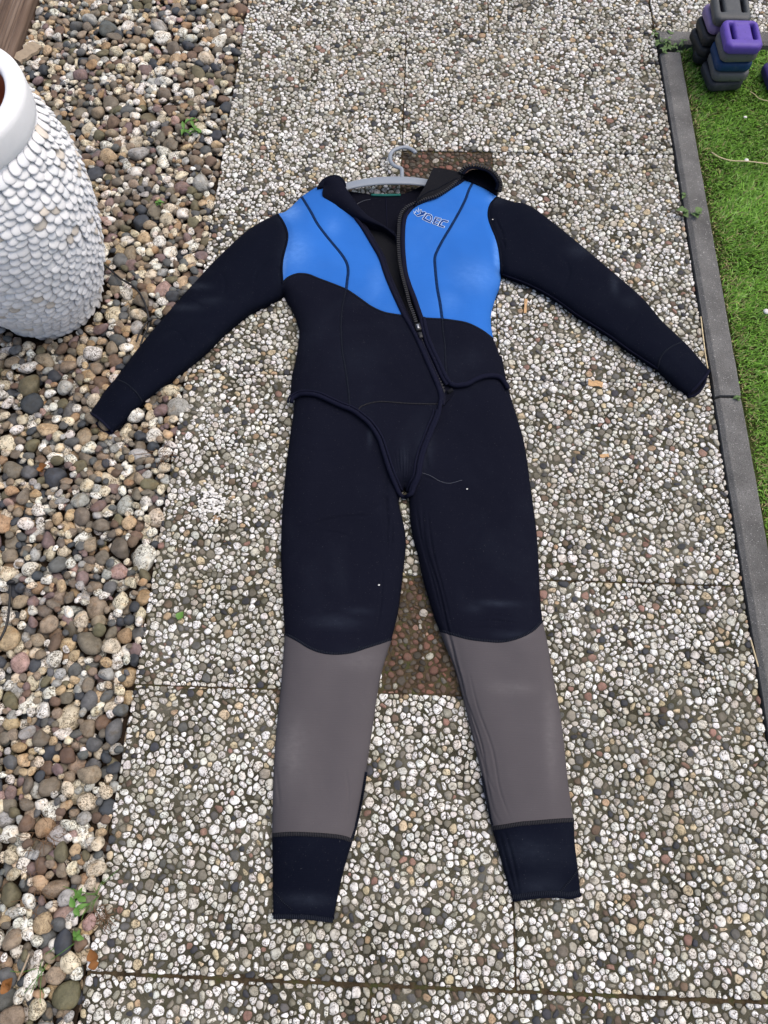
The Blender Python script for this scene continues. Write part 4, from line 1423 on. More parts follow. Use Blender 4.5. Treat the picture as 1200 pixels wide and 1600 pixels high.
panel('belly_panel', LOOP(J, '-chest_r1', 'front_r_lo', '-prin_r_lo'), zJ, M['navy'], jacket, thick=TH)
panel('side_panel', LOOP(J, 'prin_r_lo', 'hem_r1', 'hem_r2', 'side_r', '-chest_r2'), zJ, M['navy'], jacket, thick=0.012)
# seams
for k, wd, mt in (('prin_l_up', 0.0072, 'stitch_blue'), ('prin_r_up', 0.0072, 'stitch_blue'), ('chest_l1', 0.0052, 'stitch'), ('chest_l2', 0.0052, 'stitch'), ('chest_r1', 0.0052, 'stitch'),
                  ('chest_r2', 0.0052, 'stitch'), ('prin_l_lo', 0.0042, 'stitch'), ('prin_r_lo', 0.0042, 'stitch'), ('belly', 0.0034, 'stitch_grey')):
    strip('seam', J[k], zJ, wd, M[mt], jacket, crown=0.0012)
strip('armhole_seam', J['arm_l'], zJ, 0.006, M['black'], jacket, crown=0.0022)
strip('armhole_seam', J['arm_r'], zJ, 0.006, M['black'], jacket, crown=0.0022)
# bound hems: a thick roll and a finer line of stitching beside it
hemL = np.vstack([C((455.5, 629), (455.8, 625), (457, 622))[:-1], J['hem_l1'][:-1], J['hem_l2'][:-1], J['tail_l']])
def zJT(V):
    m_ = in_poly(V, LOOP(J, '-belly', 'tail_l', 'tail_b', 'tail_r')) | (V[:, 1] < un(565, 652)[1] + 0 * V[:, 1])
    return np.where(m_, zTail(V), zJ(V))
def zsm(zf, V):
    z = zf(V); k_ = np.ones(7) / 7
    return np.convolve(np.pad(z, 3, mode='edge'), k_, 'valid')
def hem_roll(curve, zf, inner_side, parent, ext=None):
    zz = zsm(zf, curve)
    P_ = lift(curve, zz + 0.0008)
    if ext is not None:
        P_ = np.vstack([P_, lift(unq(ext), np.linspace(zz[-1] - 0.002, 0.004, len(ext)))])
    V, F, uv = tube(P_, 0.0050, 10)
    add('hem_binding', V, F, M['binding'], parent, uv=uv)
    ic = offset_curve(curve, inner_side)
    V, F, uv = tube(lift(ic, zsm(zf, ic) + 0.0006), 0.0026, 8)
    add('hem_piping', V, F, M['binding'], parent, uv=uv)
hem_roll(hemL, zJT, 0.0085, jacket, [(626, 773.5), (629.5, 776), (632, 776.5)])
hem_roll(J['tail_r'][:-3], zTail, 0.0085, jacket)
hemR = np.vstack([J['hem_r1'][:-1], J['hem_r2'], C((792, 603), (793, 605), (793.3, 607.5))[1:]])
V, F, uv = tube(lift(hemR, zsm(zJ, hemR) + 0.0008), 0.0058, 10)
add('hem_binding', V, F, M['binding'], jacket, uv=uv)

# front opening: inside of the back, modesty flap, tapes, zip
lin = unq([(532, 296), (545, 299), (558, 300.5), (580, 303.5), (602, 304.5), (627, 303.5), (643, 298), (661, 290), (700, 280), (735, 292), (735, 420), (735, 580), (700, 596), (640, 596), (570, 560), (535, 460), (515, 340)])
lin = smooth_curve(np.vstack([lin, lin[:1]]), 0.008, True)[:-1]
zL = lambda V: 0.0105 + 0.004 * sstep(un(600, 304)[1] - V[:, 1], 0, 0.10) + wob(V, 18, 0.002, 12)
panel('back_lining', lin, zL, M['lining'], jacket, step=0.008, thick=0.006)
V, F, uv = tube(on(C((602.5, 306), (604, 330), (606, 380), (612, 430)), zL, 0.0008), 0.0011, 6)
add('centre_seam', V, F, M['binding'], jacket, uv=uv)
V, F, uv = tube(on(C((580, 304.5), (600, 305), (626, 304.5)), zL, 0.0025), 0.004, 8, flat=0.6)
add('neck_tag', V, F, M['green_tag'], jacket, uv=uv)
V, F, uv = tube(on(C((556, 320), (563, 316), (570, 313), (579, 311.5)), zL, 0.001), 0.00035, 5)
add('loose_thread', V, F, M['dust_thread'], jacket, uv=uv)
flp = unq([(563, 345), (593, 354), (620, 369), (632, 376), (640, 420), (655, 480), (668, 520), (650, 528), (630, 490), (610, 445), (592, 398), (572, 362)])
flp = smooth_curve(np.vstack([flp, flp[:1]]), 0.006, True)[:-1]
panel('inner_flap', flp, lambda V: 0.024 + wob(V, 15, 0.002, 31), M['charcoal'], jacket, step=0.007, thick=0.004)
front_l = np.vstack([J['front_l_lo'][::1][:-1], J['front_l_up']])          # bottom -> top
zF = lambda V: zJ(V)
def zfront(c):
    return zsm(zJ, c)
# left tape: bound edge plus a stitched tape that falls into the opening
def tape(name, curve, offs, drops, mat, parent, zsrc=None):
    z0 = zfront(curve) if zsrc is None else zsrc
    V, uv = [], []
    L = np.r_[0, np.cumsum(np.linalg.norm(np.diff(curve, axis=0), axis=1))]
    for o_, d_ in zip(offs, drops):
        V.append(lift(offset_curve(curve, o_), np.maximum(z0 + d_, 0.004))); uv.append(np.c_[L, np.full(len(L), o_)])
    n = len(curve); R_ = len(offs)
    idx = np.arange(n * R_).reshape(R_, n)
    Q = np.stack([idx[:-1, :-1], idx[:-1, 1:], idx[1:, 1:], idx[1:, :-1]], -1).reshape(-1, 4)
    return add(name, np.vstack(V), np.vstack([Q[:, [0, 1, 2]], Q[:, [0, 2, 3]]]), mat, parent, uv=np.vstack(uv))
sgn = -1.0      # right-hand side when walking upwards
tape('zip_tape', front_l, [sgn * o_ for o_ in (-0.001, 0.0005, 0.004, 0.007, 0.0085, 0.012, 0.015, 0.016)], [-0.002, 0.0012, 0.0022, 0.0010, -0.0012, -0.0010, -0.0025, -0.007], M['binding'], jacket)
stl = tape('tape_stitching', front_l, [sgn * o_ for o_ in (0.0126, 0.0130, 0.0134)], [-0.0012, -0.0004, -0.0012], M['stitch_tape'], jacket)
front_r = np.vstack([J['front_r_up'][:-1], J['front_r_lo']])                # top -> bottom
zR = zfront(front_r)
tape('zip_tape', front_r, [-o_ for o_ in (-0.001, 0.0005, 0.004, 0.008, 0.0105, 0.0125, 0.0135)], [-0.002, 0.0015, 0.0030, 0.0030, 0.0018, -0.001, -0.006], M['binding'], jacket, zR)
V, F, uv = tube(lift(J['front_r_lo'], zsm(zJ, J['front_r_lo']) + 0.001), 0.0052, 10)
add('front_binding', V, F, M['binding'], jacket, uv=uv)

pth = np.vstack([front_l[::-1], J['tail_r'][::-1][1:]])
pz = np.r_[zJ(front_l[::-1]), zTail(J['tail_r'][::-1][1:])]
pz = np.convolve(np.pad(pz, 6, mode='edge'), np.ones(13) / 13, 'valid')
P_ = lift(offset_curve(pth, 0.004), pz + 0.0012)
P_ = np.vstack([P_, lift(unq([(638.5, 773.5), (635.5, 776), (633, 776.5)]), np.linspace(pz[-1] - 0.001, 0.004, 3))])
V, F, uv = tube(P_, 0.0052, 10)
add('front_binding', V, F, M['binding'], jacket, uv=uv)
# zip chain
chain = smooth_curve([(722, 272), (715, 282), (707, 290), (693, 300), (680, 307), (663, 312), (650, 317), (637, 323), (628, 332), (624, 345), (623, 362), (622.5, 378), (624, 403), (627.5, 425),
                      (632, 443), (636, 458), (640, 475), (645, 488), (650, 503)], 0.0066)
chz = np.interp(np.linspace(0, 1, len(chain)), np.linspace(0, 1, len(zR)), zR) + 0.0055
closed = smooth_curve([(655, 522), (663, 547), (672, 567), (682, 588), (690, 602), (694, 613)], 0.0042)
parts = []
def tooth(p, ang, ln, wd, ht):
    V, F = box(0, 0, 0, ln, wd, ht)
    V[V[:, 2] > 0, :2] *= 0.78
    c_, s_ = math.cos(ang), math.sin(ang)
    V = np.c_[V[:, 0] * c_ - V[:, 1] * s_, V[:, 0] * s_ + V[:, 1] * c_, V[:, 2]] + p
    return V, F
P3 = lift(chain, chz)
tg = np.gradient(P3, axis=0)
for p, t_ in zip(P3, tg):
    parts.append(tooth(p, math.atan2(t_[1], t_[0]) + math.pi / 2, 0.0098, 0.0042, 0.0060))
loopq = smooth_curve([(722, 271), (729, 264), (738, 261), (750, 262.5), (763, 267), (773, 276), (779, 287), (777, 297)], 0.0066)
loopz = np.linspace(0.053, 0.060, len(loopq)); loopz[-6:] = np.linspace(0.060, 0.046, 6)
P3 = lift(loopq, loopz); tg = np.gradient(P3, axis=0)
for p, t_ in zip(P3, tg):
    a_ = math.atan2(t_[1], t_[0]) + math.pi / 2
    parts.append(tooth(p + np.array([math.cos(a_), math.sin(a_), 0]) * 0.0065, a_, 0.0100, 0.0040, 0.0060))
V, F = join(parts)
zt = add('zip_teeth', V, F, M['teeth'], jacket, smooth=False); zt['kind'] = 'stuff'
V, F, uv = tube(lift(chain, chz - 0.0005), 0.0022, 6); add('zip_cord', V, F, M['binding'], jacket, uv=uv)
parts = []
cz = zsm(zJ, closed) - 0.0030
P3 = lift(closed, cz); tg = np.gradient(P3, axis=0)
for k, (p, t_) in enumerate(zip(P3, tg)):
    a_ = math.atan2(t_[1], t_[0]) + math.pi / 2
    off = np.array([math.cos(a_), math.sin(a_), 0]) * (0.0012 if k % 2 else -0.0012)
    parts.append(tooth(p + off, a_, 0.0065, 0.0034, 0.004))
V, F = join(parts)
zt = add('zip_teeth', V, F, M['teeth'], jacket, smooth=False); zt['kind'] = 'stuff'
V, F = fill(np.vstack([offset_curve(closed, 0.007), offset_curve(closed, -0.007)[::-1]]), np.zeros((0, 2)))
add('zip_backing', lift(V, np.interp(-V[:, 1], -closed[:, 1], cz) - 0.0035), F, M['lining'], jacket)
# slider with pull
sp = lift(unq([(653.5, 514)]), 0)[0]
szz = float(zJ(unq([(653.5, 514)]))[0]) + 0.004
sa = math.atan2(*(unq([(657, 527)])[0] - unq([(650, 503)])[0])[::-1])
def oriented(V, p, ang):
    c_, s_ = math.cos(ang), math.sin(ang)
    return np.c_[V[:, 0] * c_ - V[:, 1] * s_, V[:, 0] * s_ + V[:, 1] * c_, V[:, 2]] + p
def rbox(lx, ly, lz, bev):
    """box with bevelled vertical and top edges"""
    def rr_(w, h, r): return np.array([(x, y) for sx, sy, a0 in ((1, 1, 0), (-1, 1, 90), (-1, -1, 180), (1, -1, 270)) for a in (0, 45, 90)
                                       for x, y in [(sx * (w / 2 - r) + r * math.cos(math.radians(a0 + a)), sy * (h / 2 - r) + r * math.sin(math.radians(a0 + a)))]])
    a, b_ = rr_(lx, ly, bev), rr_(lx - bev, ly - bev, bev * .6)
    V = np.vstack([np.c_[a, np.zeros(12)], np.c_[a, np.full(12, lz - bev * .6)], np.c_[b_, np.full(12, lz)], [[0, 0, lz]]])
    i_ = np.arange(12); j_ = (i_ + 1) % 12
    F = np.vstack([np.c_[i_, j_, 12 + j_], np.c_[i_, 12 + j_, 12 + i_], np.c_[12 + i_, 12 + j_, 24 + j_], np.c_[12 + i_, 24 + j_, 24 + i_], np.c_[24 + i_, 24 + j_, np.full(12, 36)]])
    return V, F
sv, sf = rbox(0.022, 0.014, 0.006, 0.003)
sp3 = lift(unq([(653, 512)]), szz - 0.003)[0]
slider = add('zip_slider', oriented(sv, sp3, sa), sf, M['teeth'], jacket)
sv, sf = rbox(0.013, 0.0055, 0.003, 0.0015)
add('slider_bridge', oriented(sv, lift(unq([(653, 510.5)]), szz + 0.0035)[0], sa), sf, M['zipmetal'], slider)
sv, sf = rbox(0.017, 0.009, 0.0035, 0.002)
add('slider_pull', oriented(sv, lift(unq([(657, 524)]), szz + 0.002)[0], sa), sf, M['teeth'], slider)
sv, sf = rbox(0.014, 0.008, 0.006, 0.002)
add('zip_end_box', oriented(sv, lift(unq([(703, 612)]), 0.043)[0], 0.6), sf, M['charcoal'], jacket)
pk_ = unq([(690, 604), (699, 607), (709, 609), (706, 617), (698, 628), (689, 634), (688, 620)])
panel('zip_underlay', smooth_curve(np.vstack([pk_, pk_[:1]]), 0.004, True)[:-1], lambda V: zT(V, False) + 0.0045, M['lining'], jacket, step=0.005, thick=0.004)

# collar: left side folded outwards over the chest
cl_loop = [(507, 281), (505, 293), (504, 305), (514, 313), (527, 322), (541, 331), (555, 341), (572, 349), (596, 357), (612, 365), (621, 373), (616, 362), (606, 356), (592, 347), (574, 336), (559, 320), (547, 303), (538, 289), (532, 279), (522, 276)]
def zig(pts, step=0.005):
    q = unq(pts); return smooth_curve(np.vstack([q, q[:1]]), step, True)[:-1]
lowe = C((506, 290), (504, 305), (527, 322), (555, 341), (572, 349), (596, 357), (616, 369))
upe = C((530, 277), (547, 303), (559, 320), (574, 336), (592, 347), (606, 356), (620, 370))
def zC(V):
    a_, b_ = seg_dist(V, [lowe]), seg_dist(V, [upe])
    u = a_ / (a_ + b_ + 1e-6)
    tip = sstep(V[:, 0], un(560, 340)[0], un(622, 372)[0])
    return 0.0445 + 0.016 * np.sin(np.clip(u, 0, 1) * 2.2) - 0.014 * tip + wob(V, 20, 0.002, 40)
panel('collar_flap', zig(cl_loop), zC, M['navy'], jacket, step=0.005, thick=0.03)
panel('collar_back', zig([(495, 292), (503, 281), (513, 275), (524, 273), (534, 277), (541, 290), (530, 297), (508, 293)]), lambda V: 0.034 + wob(V, 25, 0.003, 44), M['black'], jacket, step=0.005, thick=0.026)
# collar: right side standing up, its inner face towards the camera
cr_loop = [(677, 261.5), (693, 263.5), (710, 267), (723, 270), (716, 281), (707, 289.5), (693, 299.5), (680, 306.5), (663, 311.5), (648, 317), (655, 305), (663, 292), (670, 277)]
top_e = C((677, 262), (693, 264), (710, 267), (723, 270)); left_e = C((677, 262), (663, 292), (648, 317))
def zCR(V):
    d_ = seg_dist(V, [left_e]); e_ = seg_dist(V, [chain[:40]])
    return 0.047 + 0.014 * (e_ / (e_ + d_ + 1e-6)) + 0.004 * np.sin(V[:, 0] * 60) * 0.3 + wob(V, 22, 0.002, 50)
def poly_loop(pts, step=0.005):
    q = unq(pts)
    return np.vstack([smooth_curve(np.vstack([q[i], q[(i + 1) % len(q)]]), step, True)[:-1] for i in range(len(q))])
panel('collar_stand', poly_loop(cr_loop), zCR, M['charcoal'], jacket, step=0.005, thick=0.034)
strip('collar_stitching', C((652, 311), (668, 300), (684, 294), (702, 284), (716, 277)), zCR, 0.0022, M['stitch'], jacket)
cv_in = offset_curve(loopq, -0.005); cv_out = offset_curve(loopq, 0.003)
V = np.vstack([lift(cv_out, 0.012), lift(cv_out, loopz - 0.002), lift(offset_curve(loopq, -0.001), loopz + 0.001), lift(cv_in, loopz - 0.001), lift(offset_curve(loopq, -0.007), loopz - 0.006), lift(offset_curve(loopq, -0.006), 0.012)])
n_ = len(loopq)
idx = np.arange(6 * n_).reshape(6, n_)
Q = np.stack([idx[:-1, :-1], idx[:-1, 1:], idx[1:, 1:], idx[1:, :-1]], -1).reshape(-1, 4)
add('collar_loop', V, Q, M['black'], jacket)
panel('collar_inside', zig([(724, 274), (738, 265), (752, 266), (766, 272), (776, 285), (777, 303), (758, 293), (738, 284)]), lambda V: 0.016 + 0 * V[:, 0], M['lining'], jacket, step=0.006, thick=0.012)

# lettering on the chest
def lt(pts): return [(640 + x / 15, 310 + y / 15) for x, y in pts]
LETTERS = [
    [(85, 290), (130, 345), (155, 265), (205, 330), (207, 215)],
    [(112, 330), (95, 345), (190, 430), (330, 392), (388, 330), (350, 308), (292, 325), (280, 265), (238, 265), (255, 355), (170, 385)],
    [(395, 345), (500, 375), (540, 430), (530, 500), (490, 582), (290, 485), (395, 345)],
    [(425, 392), (480, 410), (500, 450), (470, 522), (360, 465), (425, 392)],
    [(600, 430), (745, 470), (735, 497), (648, 472), (625, 510), (712, 536), (697, 563), (610, 540), (592, 575), (682, 602), (660, 637), (530, 590), (600, 430)],
    [(800, 495), (912, 527), (890, 567), (802, 540), (765, 560), (725, 622), (826, 657), (800, 692), (650, 642), (702, 560), (752, 500), (800, 495)],
]
parts = []
for L_ in LETTERS:
    q = unq(lt(L_))
    cc = np.vstack([smooth_curve(np.vstack([q[i], q[i + 1]]), 0.002, True)[:-1] for i in range(len(q) - 1)] + [q[-1:]])
    v, f_, _ = tube(lift(cc, zJ(cc) + 0.0006), 0.00062, 5, flat=0.6)
    parts.append((v, f_))
V, F = join(parts)
lettering = add('chest_lettering', V, F, M['print'], jacket)
bodies = [([(112, 330), (190, 425), (330, 390), (385, 330), (350, 310), (292, 325), (280, 268), (240, 268), (255, 355), (170, 385)], []),
          (LETTERS[2][:-1], [LETTERS[3][:-1]]), (LETTERS[4][:-1], []), (LETTERS[5][:-1], [])]
parts = []
for ou, ho in bodies:
    v2_, f2_ = fill(unq(lt(ou)), np.zeros((0, 2)), [unq(lt(h_)) for h_ in ho])
    parts.append((lift(v2_, zJ(v2_) + 0.0005), f2_))
V, F = join(parts)
add('letter_fill', V, F, M['print_dark'], lettering, smooth=False)

# ================================================================== hanger
c0 = un(628, 281)
hanger = empty('coat_hanger', (c0[0], c0[1], 0.0), 'grey plastic coat hanger in the open collar of the wetsuit jacket', 'hanger')
barc = smooth_curve([(506, 306), (533, 294), (560, 287), (590, 283), (620, 282), (645, 283), (668, 286), (700, 294), (718, 303)], 0.006)
s_ = np.linspace(0, 1, len(barc))
hw = 0.0150 * (1 - 0.35 * np.abs(2 * s_ - 0.9) ** 3)
bz = 0.030
V = []
for u, zz in ((-1, -0.004), (-1.02, 0.0), (-0.9, 0.0035), (-0.3, 0.0042), (0.35, 0.0040), (0.85, 0.0022), (1.0, -0.0005), (1.0, -0.004)):
    oc = barc + np.c_[np.zeros(len(barc)), np.ones(len(barc))] * (u * hw)[:, None]
    V.append(lift(oc, bz + zz - 0.010 * np.abs(2 * s_ - 1) ** 2.5))
n_ = len(barc); k_ = len(V)
idx = np.arange(n_ * k_).reshape(k_, n_)
Q = np.stack([idx, np.roll(idx, -1, 0)], 0)
Fq = np.stack([idx[:, :-1], idx[:, 1:], np.roll(idx, -1, 0)[:, 1:], np.roll(idx, -1, 0)[:, :-1]], -1).reshape(-1, 4)
add('hanger_arm', np.vstack(V), Fq, M['hanger'], hanger)
hook = smooth_curve([(628, 279), (628, 272), (628, 266.5), (626.5, 263.2), (622, 261.5), (616, 259), (612, 254.7), (609.6, 248.7), (610, 242), (613.3, 236.7), (619.3, 232.9), (626.7, 230.9), (634.7, 230.5), (641.3, 232.5), (646.7, 236), (649.7, 239.3)], 0.003)
hz = np.linspace(0.028, 0.020, len(hook))
V, F, uv = tube(lift(hook, hz), 0.0056, 10, flat=0.8)
add('hanger_hook', V, F, M['hanger'], hanger)

# ================================================================== planter clad with white pebbles
pot = empty('planter_pot', (POT[0], POT[1], -0.012), 'tall round white planter clad in overlapping flat white pebbles', 'planter')
PZ = np.array([0, .04, .08, .12, .16, .20, .24, .28, .32, .36, .40, .44, .48, .505])
PR = np.array([.129, .141, .158, .174, .184, .193, .200, .205, .208, .2085, .204, .195, .184, .177])
def lathe(prof, n=72):
    a = np.linspace(0, 2 * np.pi, n, endpoint=False)
    V = np.vstack([np.c_[r * np.cos(a) + POT[0], r * np.sin(a) + POT[1], np.full(n, z)] for r, z in prof])
    k = len(prof)
    idx = np.arange(n * k).reshape(k, n)
    nx_ = np.roll(idx, -1, 1)
    Q = np.stack([idx[:-1], nx_[:-1], nx_[1:], idx[1:]], -1).reshape(-1, 4)
    return V, Q
V, F = lathe([(0.02, -0.012)] + [(r - 0.010, z) for r, z in zip(PR, PZ - 0.012 * (PZ == 0))])
add('body', V, F, M['pot_white'], pot)
V, F = lathe([(0.160, 0.494), (0.1735, 0.497), (0.1765, 0.502), (0.1775, 0.515), (0.1780, 0.545), (0.1765, 0.556), (0.1725, 0.5605), (0.168, 0.5615), (0.150, 0.5612), (0.1435, 0.560), (0.1405, 0.556), (0.1395, 0.545), (0.139, 0.52)], 96)
add('rim', V, F, M['pot_white'], pot)
V, F = lathe([(0.1392, 0.548), (0.1370, 0.530), (0.134, 0.40), (0.128, 0.30), (0.0, 0.30)], 72)
add('inner_wall', V, F, M['terracotta'], pot)
PEB = [rock(2, 0.0, rng) * 0.35 + ICO2[0] * 0.65 for _ in range(6)]
PEB1 = [rock(1, 0.0, rng) * 0.35 + ICO1[0] * 0.65 for _ in range(6)]
plist = []
s_arc = np.r_[0, np.cumsum(np.hypot(np.diff(PZ), np.diff(PR)))]
row_h = 0.0175
nrow = int(s_arc[-1] / row_h)
for rI in range(nrow):
    sa_ = (rI + 0.35) * row_h
    zc_ = np.interp(sa_, s_arc, PZ); rc_ = np.interp(sa_, s_arc, PR)
    slope = math.atan2(np.interp(sa_ + .01, s_arc, PR) - np.interp(sa_ - .01, s_arc, PR), np.interp(sa_ + .01, s_arc, PZ) - np.interp(sa_ - .01, s_arc, PZ))
    pitch = 0.0215
    cnt = int(2 * np.pi * rc_ / pitch)
    ph0 = rng.uniform(0, 1)
    for k in range(cnt):
        th = (k + ph0 + rng.normal(0, 0.10)) * 2 * np.pi / cnt
        zz = zc_ + rng.normal(0, 0.0016) + 0.004 * math.sin(th * 5 + rI * 0.35)
        if zz > 0.498 or zz < 0.004: continue
        rr_ = np.interp(zz, PZ, PR) - 0.0052 + rng.normal(0, 0.0007)
        er = np.array([math.cos(th), math.sin(th), 0]); et = np.array([-math.sin(th), math.cos(th), 0])
        surf_n = er * math.cos(slope) - np.array([0, 0, 1]) * math.sin(slope)
        surf_u = np.array([0, 0, 1]) * math.cos(slope) + er * math.sin(slope)
        tl = math.radians(rng.normal(28, 3)); ts = math.radians(rng.normal(18, 3.5))
        nrm = surf_n * math.cos(tl) + surf_u * math.sin(tl)
        nrm = nrm * math.cos(ts) + et * math.sin(ts)
        nrm /= np.linalg.norm(nrm)
        rollv = rng.normal(0.35, 0.14)
        ax = et - nrm * (et @ nrm); ax /= np.linalg.norm(ax)
        ay = np.cross(nrm, ax)
        ax2 = ax * math.cos(rollv) + ay * math.sin(rollv); ay2 = np.cross(nrm, ax2)
        a_, b_, c_ = rng.uniform(0.0180, 0.0220), rng.uniform(0.0128, 0.0155), rng.uniform(0.0042, 0.0052)
        pos = np.array([POT[0], POT[1], 0]) + er * rr_ + np.array([0, 0, zz])
        cw = np.array([0.83, 0.835, 0.84]) * rng.uniform(0.92, 1.03)
        u_ = rng.random()
        if u_ < 0.07: cw = np.array([0.66, 0.60, 0.52]) * rng.uniform(0.9, 1.1)
        elif u_ < 0.16: cw = np.array([0.74, 0.76, 0.78])
        # splashes of soil on the lowest rows
        if zz < 0.07: cw = cw * (1 - np.array([0.10, 0.14, 0.22]) * (1 - zz / 0.07) * rng.uniform(0.3, 1))
        tocam = np.array([0, 0, CAM_H]) - pos
        dcam = np.linalg.norm(tocam)
        face = (er @ tocam) / dcam
        pp, _ = proj_scale(pos[None])
        visible = face > 0.12 and pp[0, 0] > 0 and pp[0, 1] > 0
        Vv = ((PEB if face > 0.0 and pp[0, 0] > -40 else PEB1)[rng.integers(6)] * [a_, b_, c_]) @ np.array([ax2, ay2, nrm])
        plist.append((Vv, pos, np.clip(cw, 0, .86), (a_ * (0.3 + face) / dcam) if visible else 0))
sc_ = np.array([p[3] for p in plist])
order = np.argsort(-sc_)
bigset = set(k for k in order[:300].tolist() if sc_[k] > 0)
MV, MF, MC, b = [], [], [], 0
for k, (Vv, pos, cw, _) in enumerate(plist):
    if k in bigset:
        place('cladding_pebble', make_mesh('cladding_pebble', Vv, ICO2[1], M['white_pebble'], True, col=cw), pos, pot)
    else:
        MV.append(Vv + pos); MF.append((ICO2[1] if len(Vv) > 100 else ICO1[1]) + b); MC.append(np.tile(cw, (len(Vv), 1))); b += len(Vv)
o = add('pebble_cladding', np.vstack(MV), np.vstack(MF), M['white_pebble'], pot, col=np.vstack(MC))
o['kind'] = 'stuff'
print('pot pebbles', len(plist))

# ================================================================== timber sleeper behind the planter
tx1, ty0, ty1, tzt = TIMBER_X, 1.90, 4.2, 0.030
n_ = 60
prof = [(0.0, -0.05), (0.0, tzt - 0.010), (-0.002, tzt - 0.004), (-0.006, tzt - 0.001), (-0.012, tzt)] + [(-0.012 - 0.006 * k, tzt + (0.0011 if k % 2 else -0.0009)) for k in range(1, 32)] + [(-0.215, tzt - 0.004), (-0.22, -0.05)]
V = []
for y in np.linspace(ty0, ty1, n_):
    for u, z in prof:
        j = mnoise.noise((u * 90, y * 1.5, 3)) * 0.0016 + mnoise.noise((u * 20, y * 6, 9)) * 0.001
        V.append((tx1 + u + j * 0.4, y, z + (j if z > 0.015 else 0)))
k_ = len(prof)
F = []
for r in range(n_ - 1):
    for c in range(k_ - 1):
        q = (r * k_ + c, r * k_ + c + 1, (r + 1) * k_ + c + 1, (r + 1) * k_ + c)
        F += [(q[0], q[2], q[1]), (q[0], q[3], q[2])]
for c in range(1, k_ - 1):
    F.append((0, c, c + 1)); bI = (n_ - 1) * k_; F.append((bI, bI + c + 1, bI + c))
o = add('timber_sleeper', np.array(V), np.array(F)[:, ::-1], M['timber'], smooth=False)
props(o, 'weathered brown timber sleeper edging the gravel behind the white planter', 'timber')

# ================================================================== dive weights
def weight_mesh(wx=0.100, wy=0.104, hz_=0.031):
    def rrect(w, h, r, n=6, cx=0, cy=0):
        out = []
        for sx, sy, a0 in ((1, 1, 0), (-1, 1, 90), (-1, -1, 180), (1, -1, 270)):
            for a in np.linspace(0, 90, n):
                out.append((cx + sx * (w / 2 - r) + r * math.cos(math.radians(a0 + a)), cy + sy * (h / 2 - r) + r * math.sin(math.radians(a0 + a))))
        return smooth_curve(np.array(out + out[:1]), 0.004, True)[:-1]
    outer = rrect(wx, wy, 0.019)
    holes = [rrect(0.012, 0.060, 0.004, 4, cx_, 0.006) for cx_ in (-0.027, 0.030)]
    cl_ = [np.vstack([outer, outer[:1]])]; hc = [np.vstack([h_, h_[:1]]) for h_ in holes]
    G = hexgrid(outer, 0.0045)
    G = G[in_poly(G, outer)]
    for h_ in holes: G = G[~in_poly(G, h_)]
    G = G[(seg_dist(G, cl_) > 0.0035) & (seg_dist(G, hc) > 0.003)]
    def ringin(P, d):
        tg_ = np.roll(P, -1, 0) - np.roll(P, 1, 0); nn = np.c_[-tg_[:, 1], tg_[:, 0]]; nn /= np.linalg.norm(nn, axis=1)[:, None]
        return P + nn * d
    G = np.vstack([G, ringin(outer, 0.0012), ringin(outer, 0.0026)])
    V, F = fill(outer, G, holes)
    do, dh = seg_dist(V, cl_), seg_dist(V, hc)
    z = hz_ / 2 * (0.34 + 0.66 * (1 - (1 - np.clip(do / 0.013, 0, 1)) ** 2) ** 0.5) - 0.0035 * (1 - np.clip(dh / 0.006, 0, 1)) ** 2
    # shallow tray between the slots, lip at the front
    z -= 0.0016 * (np.abs(V[:, 0]) < 0.02) * (np.abs(V[:, 1] - 0.006) < 0.03)
    n = len(V)
    top = np.c_[V, hz_ / 2 + z]; bot = np.c_[V, hz_ / 2 - z]
    be = boundary_edges(F)
    W = np.array([(a, b_, n + b_, n + a) for a, b_ in be])
    T_ = np.vstack([np.c_[W[:, 0], W[:, 3], W[:, 2]], np.c_[W[:, 0], W[:, 2], W[:, 1]]])
    return np.vstack([top, bot]), np.vstack([F, F[:, ::-1] + n, T_])
WV, WF = weight_mesh()
def wmat(name, c, r=0.5):
    t = NT(name)
    c_ = t.mix(t.noise(50, 6, 0.65), np.array(c) * 0.78, np.array(c) * 1.2 + 0.004)
    c_ = t.mix(t.ramp(t.noise(190, 2), [(0.66, grey(0)), (0.70, grey(0.8))]), c_, np.array(c) * 0.3)
    c_ = t.mix(t.ramp(t.noise(25, 6, 0.7), [(0.60, grey(0)), (0.75, grey(0.3))]), c_, (0.16, 0.15, 0.13))
    t.P(Base_Color=c_, Roughness=r, Specular_IOR_Level=0.3)
    t.bump(t.noise(260, 5, 0.6), 0.3, 0.0008)
    return t.mat
M['w_black'] = wmat('rubber_black', (0.016, 0.0165, 0.019)); M['w_char'] = wmat('rubber_charcoal', (0.032, 0.034, 0.040))
M['w_grey'] = wmat('rubber_grey', (0.105, 0.105, 0.108)); M['w_dkgrey'] = wmat('rubber_dark_grey', (0.070, 0.074, 0.076))
M['w_blue'] = wmat('rubber_blue', (0.004, 0.032, 0.105)); M['w_purple'] = wmat('rubber_purple', (0.105, 0.062, 0.345))
M['w_lilac'] = wmat('rubber_lilac', (0.20, 0.145, 0.30)); M['w_violet'] = wmat('rubber_violet', (0.035, 0.022, 0.13)); M['w_red'] = wmat('rubber_red', (0.33, 0.012, 0.035))
WG = 'dive weights stacked on the lawn'
def weight(x, y, z, rot, mt, label, tilt=(0, 0)):
    me = make_mesh('dive_weight', WV, WF, M[mt])
    o = place('dive_weight', me, (x, y, z))
    o.rotation_euler = (tilt[0], tilt[1], rot)
    return props(o, label, 'weight', WG)
weight(0.878, 2.083, 0.004, 0.14, 'w_char', 'charcoal slotted dive weight at the bottom of the front stack on the grass')
